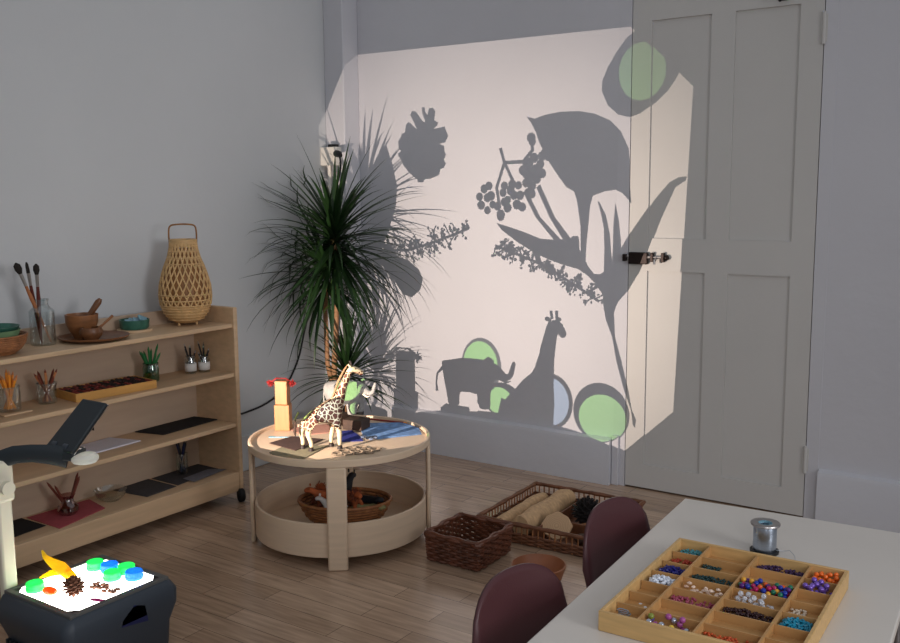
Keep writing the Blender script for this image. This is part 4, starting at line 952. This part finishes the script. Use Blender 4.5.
# ------------------------------------------------------------------ on the top shelf
Z1 = .8805
lt = thing('bamboo_lantern', 'gourd-shaped woven bamboo lantern with a hoop handle on the bookcase top', 'lantern', (-3.566, 2.985, Z1)); lt.scale = (.95, .95, .97)
lp = [(.052, .012), (.085, .03), (.108, .06), (.122, .10), (.127, .14), (.124, .19), (.112, .24), (.095, .29), (.078, .33), (.068, .37), (.064, .405)]
def lrad(z):
    for (r0_, z0), (r1, z1) in zip(lp[:-1], lp[1:]):
        if z <= z1: return r0_+(r1-r0_)*max(0, (z-z0)/(z1-z0))
    return lp[-1][0]
part('base_bowl', MB().lathe([(0, .012)]+[q for q in lp[:4]]+[(.120, .10), (.106, .062), (.083, .034), (0, .018)], (0, 0, 0), 48), 'bamboo', lt)
wv = MB()
for d in (-1, 1):
    for k in range(24):
        pts = []
        for s in range(17):
            z = .098+.307*s/16; a = 2*PI*k/24+d*1.15*s/16; r = lrad(z)+.0015*math.sin(s*PI+k*PI)
            pts.append((r*math.cos(a), r*math.sin(a), z))
        wv.tube(pts, .0042, 5, flat=.6)
part('lattice', wv, 'bamboo', lt)
for z in [.03, .045, .06, .075, .088, .10, .125, .152, .30, .33, .36, .385]: part('hoop', MB().tube([(lrad(z)*1.012*math.cos(2*PI*k/48), lrad(z)*1.012*math.sin(2*PI*k/48), z) for k in range(48)], .0032, 5, closed=True), 'bamboo', lt)
part('inner_shade', MB().lathe([(r-.009, z) for r, z in lp if .09 < z < .4], (0, 0, 0), 40), 'bamboo_d', lt)
part('rim', MB().lathe([(.058, .395), (.067, .395), (.068, .415), (.060, .418), (.056, .405)], (0, 0, 0), 40, close=True), 'bamboo', lt)
part('handle', MB().tube(bez([(0, -.064, .39), (0, -.066, .44), (0, -.060, .478), (0, -.03, .488), (0, .03, .488), (0, .060, .478), (0, .066, .44), (0, .064, .39)], 5), .0042, 8).xf(Matrix.Rotation(R(140), 4, 'Z')), 'bamboo_d', lt)
for k in range(3): part('foot', MB().tube([(.05*math.cos(k*2.09+.6), .05*math.sin(k*2.09+.6), 0), (.05*math.cos(k*2.09+.6), .05*math.sin(k*2.09+.6), .016)], .006, 8), 'bamboo', lt)

dw = thing('glass_dish', 'green ceramic dish with pale blue pieces on the bookcase top beside the lantern', 'dish', (-3.60, 2.715, Z1+.011))
part('bowl', MB().lathe([(0, 0), (.058, 0), (.064, .008), (.066, .042), (.062, .042), (.06, .01), (0, .006)], (0, 0, 0), 36), 'green_d', dw)
o = part('saucer', MB().disc((0, 0, 0), .078, .0105, 36), 'birch', None); o.location = (-3.60, 2.715, Z1); tag(o, 'round pale wooden coaster under the green dish', 'coaster')
gpb = MB(); rr = random.Random(4)
for x, y, z, a in ((-.02, .01, .03, .4), (.02, -.005, .036, -.3), (.035, .02, .045, .8), (0, -.025, .03, 0)): gpb.box((x, y, z), (.05, .03, .012), (a, .4, a*2))
o = part('sea_glass', gpb, 'bluegl', None, bevel=.004); o.location = (-3.60, 2.715, Z1+.011); tag(o, 'pale blue glass pieces heaped in the green dish', 'glass pieces', kind='stuff')

pt_ = thing('wooden_plate', 'round dark wooden plate carrying the mortar on the bookcase top', 'plate', (-3.53, 2.455, Z1))
part('disc', MB().lathe([(0, 0), (.10, 0), (.142, .012), (.145, .019), (.138, .020), (.12, .010), (0, .009)], (0, 0, 0), 48), 'darkwood', pt_)
mo = thing('mortar', 'round brown wooden mortar on the dark plate', 'mortar', (-3.575, 2.43, Z1+.0100))
part('bowl', MB().lathe([(0, 0), (.035, 0), (.04, .012), (.055, .035), (.066, .065), (.068, .10), (.062, .10), (.058, .065), (.035, .025), (0, .02)], (0, 0, 0), 40), 'midwood', mo)
pe = part('pestle', MB().tube([(-.02, -.01, .035), (.02, .03, .10), (.045, .055, .15), (.052, .062, .163)], [.017, .012, .014, .007], 14), 'darkwood', None); pe.location = (-3.575, 2.43, Z1+.0100); tag(pe, 'dark wooden pestle leaning in the mortar', 'pestle')
sbw = thing('small_bowl', 'small dark glossy wooden bowl in front of the mortar', 'bowl', (-3.485, 2.41, Z1+.0105))
part('shell', MB().lathe([(0, 0), (.028, 0), (.044, .018), (.048, .035), (.042, .052), (.038, .052), (.042, .035), (.03, .012), (0, .01)], (0, 0, 0), 36), 'darkwood', sbw)
so_ = part('spoon', MB().tube([(0, 0, .02), (.015, .05, .06), (.02, .095, .092)], [.009, .005, .006], 10), 'midwood', None); so_.location = (-3.485, 2.41, Z1+.0105); tag(so_, 'thin wooden spoon leaning in the small dark bowl', 'spoon')

def jar(name, label, loc, r, h, m='glass', neck=.8, cat='jar'):
    t = thing(name, label, cat, loc)
    t_ = .0022
    part('glass_body', MB().lathe([(0, .002), (r*.92, .0), (r, .006), (r, h*.74), (r*neck, h*.86), (r*neck, h), (r*neck-t_, h), (r*neck-t_, h*.87), (r-t_, h*.73), (r-t_, .008), (0, .006)], (0, 0, 0), 32), m, t)
    part('rim', MB().lathe([(r*neck-t_, h-.006), (r*neck+.003, h-.006), (r*neck+.003, h), (r*neck-t_, h)], (0, 0, 0), 32, close=True), m, t)
    return t
jar('glass_jar', 'tall clear glass jar of paintbrushes on the bookcase top', (-3.60, 2.262, Z1), .05, .19, neck=.55)
def brush(label, base, top, m, w_, grp='paintbrushes in the glass jar'):
    b0 = Vector(base); d = Vector(top)-b0; L_ = d.length; t = thing('paintbrush', label, 'paintbrush', base, 0, grp)
    t.rotation_mode = 'QUATERNION'; t.rotation_quaternion = Vector((0, 0, 1)).rotation_difference(d.normalized())
    part('handle', MB().tube([(0, 0, 0), (0, 0, L_*.3), (0, 0, L_*.55), (0, 0, L_*.72)], [.003, .006, .0085, .006], 10), m, t)
    part('ferrule', MB().tube([(0, 0, L_*.70), (0, 0, L_*.87)], [.006, .0075], 10), 'ferrule', t)
    part('bristles', MB().tube([(0, 0, L_*.865), (0, 0, L_*.92), (0, 0, L_*.97), (0, 0, L_)], [.0075, w_, w_*.9, .003], 12), 'bristle', t)
jx, jy = -3.60, 2.262
brush('widest paintbrush leaning left out of the jar', (jx+.02, jy+.022, Z1+.009), (jx-.015, jy-.09, Z1+.345), 'brushtan', .015)
brush('thin paintbrush in the middle of the jar', (jx-.016, jy+.0, Z1+.009), (jx-.012, jy-.045, Z1+.345), 'brushred', .007)
brush('round black paintbrush standing at the right of the jar', (jx+.006, jy-.012, Z1+.009), (jx+.015, jy-.02, Z1+.338), 'brushred', .013)
wbk = thing('woven_bowl', 'round orange-brown woven bowl at the left end of the bookcase top', 'basket', (-3.545, 2.012, Z1))
wv = MB(); pr = [(.075, .005), (.10, .02), (.118, .045), (.125, .075)]
for j in range(12):
    t = j/11*3; i = min(int(t), 2); f = t-i; r = pr[i][0]*(1-f)+pr[i+1][0]*f; z = pr[i][1]*(1-f)+pr[i+1][1]*f
    wv.tube([(r*math.cos(2*PI*k/60), r*math.sin(2*PI*k/60), z) for k in range(60)], .0045, 6, closed=True)
part('coiled_side', wv, 'rattan', wbk); part('base', MB().disc((0, 0, .001), .08, .006, 32), 'rattan', wbk)
gb = part('bowl', MB().lathe([(0, 0), (.06, 0), (.095, .02), (.104, .045), (.100, .045), (.09, .022), (0, .006)], (0, 0, 0), 40), 'green_l', None); gb.location = (-3.545, 2.012, Z1+.052); tag(gb, 'sage green bowl nested in the woven bowl', 'bowl')
gb = part('bowl', MB().lathe([(0, 0), (.06, 0), (.09, .014), (.102, .032), (.098, .032), (.085, .014), (0, .005)], (0, 0, 0), 40), 'green_d', None); gb.location = (-3.545, 2.012, Z1+.078); tag(gb, 'dark teal bowl nested on top of the sage bowl', 'bowl')

# ------------------------------------------------------------------ second shelf
Z2 = .6405
def stick(name, label, base, top, r, m, cat, grp, tip=None):
    b0 = Vector(base); d = Vector(top)-b0; L_ = d.length
    b = MB().tube([(0, 0, 0), (0, 0, L_*.9)], r, 6); o = part(name, b, m, None)
    o.location = base; o.rotation_mode = 'QUATERNION'; o.rotation_quaternion = Vector((0, 0, 1)).rotation_difference(d.normalized()); tag(o, label, cat, grp)
    part('tip', MB().tube([(0, 0, L_*.9), (0, 0, L_)], [r, .0008], 6), tip or 'pencil_w', o)
jar('glass_jar', 'glass jar of orange pencils at the left end of the middle shelf', (-3.53, 2.055, Z2), .042, .10, neck=.95)
o = part('wooden_coaster', MB().bb(-.06, .06, -.06, .06, 0, .008), 'birch', None, bevel=.002); o.location = (-3.53, 2.055, Z2-.0005); tag(o, 'pale square wooden coaster under the orange pencil jar', 'coaster')
bpy.data.objects['wooden_coaster'].location.z = Z2
for o in bpy.data.objects:
    if o.get('label') == 'glass jar of orange pencils at the left end of the middle shelf': o.location.z = Z2+.0085
rr = random.Random(31)
for k in range(8):
    a = k*.785; r = .02 if k % 2 else .012; l = rr.uniform(.13, .17)
    stick('pencil', 'orange pencil standing in the left glass jar', (-3.53-r*math.cos(a), 2.055-r*math.sin(a), Z2+.017), (-3.53+.034*math.cos(a+.4), 2.055+.034*math.sin(a+.4), Z2+.015+l), .0055, 'pencil_o', 'pencil', 'orange pencils in the left jar')
jar('glass_jar', 'small glass jar of reddish brown pencils beside the crayon tray', (-3.57, 2.243, Z2), .038, .085, neck=1.05)
for k in range(8):
    a = k*.785+.2; r = .016; l = rr.uniform(.11, .15); m = ('pencil_r', 'pencil_w')[k % 2]
    stick('pencil', ('dark red-brown pencil in the jar beside the crayon tray', 'natural wood pencil in the jar beside the crayon tray')[k % 2], (-3.57-r*math.cos(a), 2.243-r*math.sin(a), Z2+.008), (-3.57+.045*math.cos(a), 2.243+.045*math.sin(a), Z2+l), .005, m, 'pencil', 'pencils in the jar beside the crayon tray', 'pencil_r')
ct = thing('crayon_tray', 'shallow wooden tray filled with dark red and black crayons on the middle shelf', 'tray', (-3.535, 2.505, Z2), R(-6))
part('base', MB().bb(-.085, .085, -.185, .185, 0, .006), 'chestwood', ct)
for q in ((-.09, -.083, -.19, .19), (.083, .09, -.19, .19), (-.083, .083, -.19, -.183), (-.083, .083, .183, .19)): part('side', MB().bb(*q, 0, .036), 'chestwood', ct, bevel=.0015)
for x in (-.028, .028): part('divider', MB().bb(x-.002, x+.002, -.183, .183, .006, .03), 'chestwood', ct)
ctm = Matrix.Translation((-3.535, 2.505, Z2)) @ Matrix.Rotation(R(-6), 4, 'Z'); crp = {}
for c in range(3):
    for k in range(18):
        m = 'crayon_r' if (k*7+c*3) % 5 < (3 if k < 9 else 1) else 'crayon_k'; y = -.172+k*.0202
        if m not in crp: o = crp[m] = part('crayon', MB().tube([(-.0215, 0, 0), (.0215, 0, 0)], .0085, 8), m, None)
        else: o = crp[m].copy(); COL.objects.link(o)
        o.matrix_world = ctm @ Matrix.Translation((-.056+c*.056, y, .030+.0015*math.sin(k*2.1+c))) @ Matrix.Rotation(.1*math.sin(k*3.7+c), 4, 'Z')
        tag(o, 'dark red crayon lying in the wooden crayon tray' if m == 'crayon_r' else 'nearly black crayon lying in the wooden crayon tray', 'crayon', 'crayons in the wooden tray')
part('inner_liner', MB().bb(-.082, .082, -.182, .182, .0065, .0205), 'felt_brown', ct)
jar('glass_jar', 'green glass jar holding green pencils on the middle shelf', (-3.578, 2.775, Z2), .036, .085, 'gglass', .9)
for k in range(8):
    a = k*.785+.1; r = .014; l = rr.uniform(.13, .17)
    stick('pencil', 'green pencil standing in the green glass jar', (-3.578-r*math.cos(a), 2.775-r*math.sin(a), Z2+.008), (-3.578+.04*math.cos(a), 2.775+.05*math.sin(a), Z2+l), .005, 'pencil_g', 'pencil', 'green pencils in the green jar', 'pencil_g')
def labelled(label, x, y, h):
    t = jar('glass_jar', label, (x, y, Z2), .027, h, neck=.85)
    part('paper_label', MB().lathe([(.0275, .012), (.0275, .05)], (0, 0, 0), 32), 'label', t, solid=.0006)
    part('ink', MB().lathe([(.0262, .006), (.0262, .05), (0, .05)], (0, 0, 0), 24), 'black', t) if False else None
    for k in range(6):
        a = k*1.047+.3; r = .009
        stick('pencil', 'black pencil in the '+('left' if y < 3.03 else 'right')+' of two small labelled jars', (x-r*math.cos(a), y-r*math.sin(a), Z2+.008), (x+.03*math.cos(a), y+.03*math.sin(a), Z2+rr.uniform(.10, .15)), .004, 'pencil_k', 'pencil', 'black pencils in the labelled jars', 'ferrule')
labelled('left of two small glass jars with white paper labels on the middle shelf', -3.575, 3.005, .085)
labelled('right of two small glass jars with white paper labels, next to the side panel', -3.550, 3.066, .08)

# ------------------------------------------------------------------ third and bottom shelf
def sheet(name, pts, m, label, z, cat, th=.003): return cloth(name, pts, m, label, cat, z, th)
Z3, Z4 = .3935, .1485
sheet('felt_mat', [(-3.665, 2.735), (-3.668, 3.09), (-3.525, 3.112), (-3.510, 2.775)], 'felt_black', 'black felt sheet lying at the right of the third shelf', Z3, 'mat', .005)
sheet('paper_stack', [(-3.660, 2.33), (-3.668, 2.60), (-3.507, 2.645), (-3.50, 2.34)], 'white', 'stack of white paper at the middle of the third shelf', Z3, 'paper', .006)
sheet('felt_mat', [(-3.665, 2.60), (-3.67, 2.80), (-3.47, 2.80), (-3.455, 2.625)], 'felt_grey', 'dark grey felt sheet at the middle of the bottom shelf', Z4, 'mat')
sheet('felt_mat', [(-3.665, 2.815), (-3.67, 3.10), (-3.52, 3.10), (-3.475, 2.815)], 'felt_grey', 'dark grey felt sheet under the pen jar at the right of the bottom shelf', Z4, 'mat')
sheet('paper_sheet', [(-3.53, 2.89), (-3.55, 3.06), (-3.475, 3.112), (-3.445, 2.885)], 'felt_lgrey', 'pale grey sheet at the right end of the bottom shelf', Z4+.0035, 'paper', .002)
sheet('felt_mat', [(-3.655, 2.165), (-3.645, 2.46), (-3.482, 2.425), (-3.420, 2.165)], 'felt_red', 'dusty red felt mat under the glass vase on the bottom shelf', Z4, 'mat')
sheet('felt_mat', [(-3.668, 1.95), (-3.668, 2.15), (-3.5, 2.155), (-3.48, 1.95)], 'felt_black', 'black felt sheet left of the red mat on the bottom shelf', Z4, 'mat')
jar('glass_jar', 'slim glass jar of dark pens on the bottom shelf', (-3.605, 2.95, Z4+.0035), .028, .10, neck=.95)
for k in range(6):
    a = k*1.047; stick('pen', 'dark pen standing in the slim jar on the bottom shelf', (-3.605-.012*math.cos(a), 2.95-.012*math.sin(a), Z4+.012), (-3.605+.024*math.cos(a), 2.95+.024*math.sin(a), Z4+rr.uniform(.13, .175)), .005, 'pencil_k' if k % 2 else 'navy', 'pen', 'pens in the slim jar', 'pencil_k')
vs_ = thing('glass_vase', 'small round clear vase of brown sticks on the red mat', 'vase', (-3.545, 2.29, Z4+.0035))
part('glass_body', MB().lathe([(0, 0), (.03, 0), (.044, .018), (.042, .035), (.024, .055), (.022, .07), (.032, .085), (.03, .085), (.02, .07), (.022, .055), (.040, .034), (.041, .018), (0, .004)], (0, 0, 0), 36), 'pglass', vs_)
for k, (dx, dy, l) in enumerate(((-.05, -.06, .15), (-.01, -.05, .14), (.02, .05, .16), (-.02, .07, .165))):
    stick('stick', ('brown stick leaning left in the round vase', 'upright brown stick in the round vase', 'short brown stick leaning right in the round vase', 'long brown stick leaning right in the round vase')[k], (-3.545-dx*.1, 2.29-dy*.1, Z4+.012), (-3.545+dx, 2.29+dy, Z4+l), .0055, 'pencil_r', 'stick', 'sticks in the round vase', 'pencil_r')
gb = thing('glass_bowl', 'shallow clear glass bowl at the right of the red mat on the bottom shelf', 'bowl', (-3.56, 2.51, Z4))
part('shell', MB().lathe([(0, 0), (.035, 0), (.06, .02), (.07, .05), (.068, .05), (.058, .021), (.034, .003), (0, .003)], (0, 0, 0), 36), 'glass', gb)
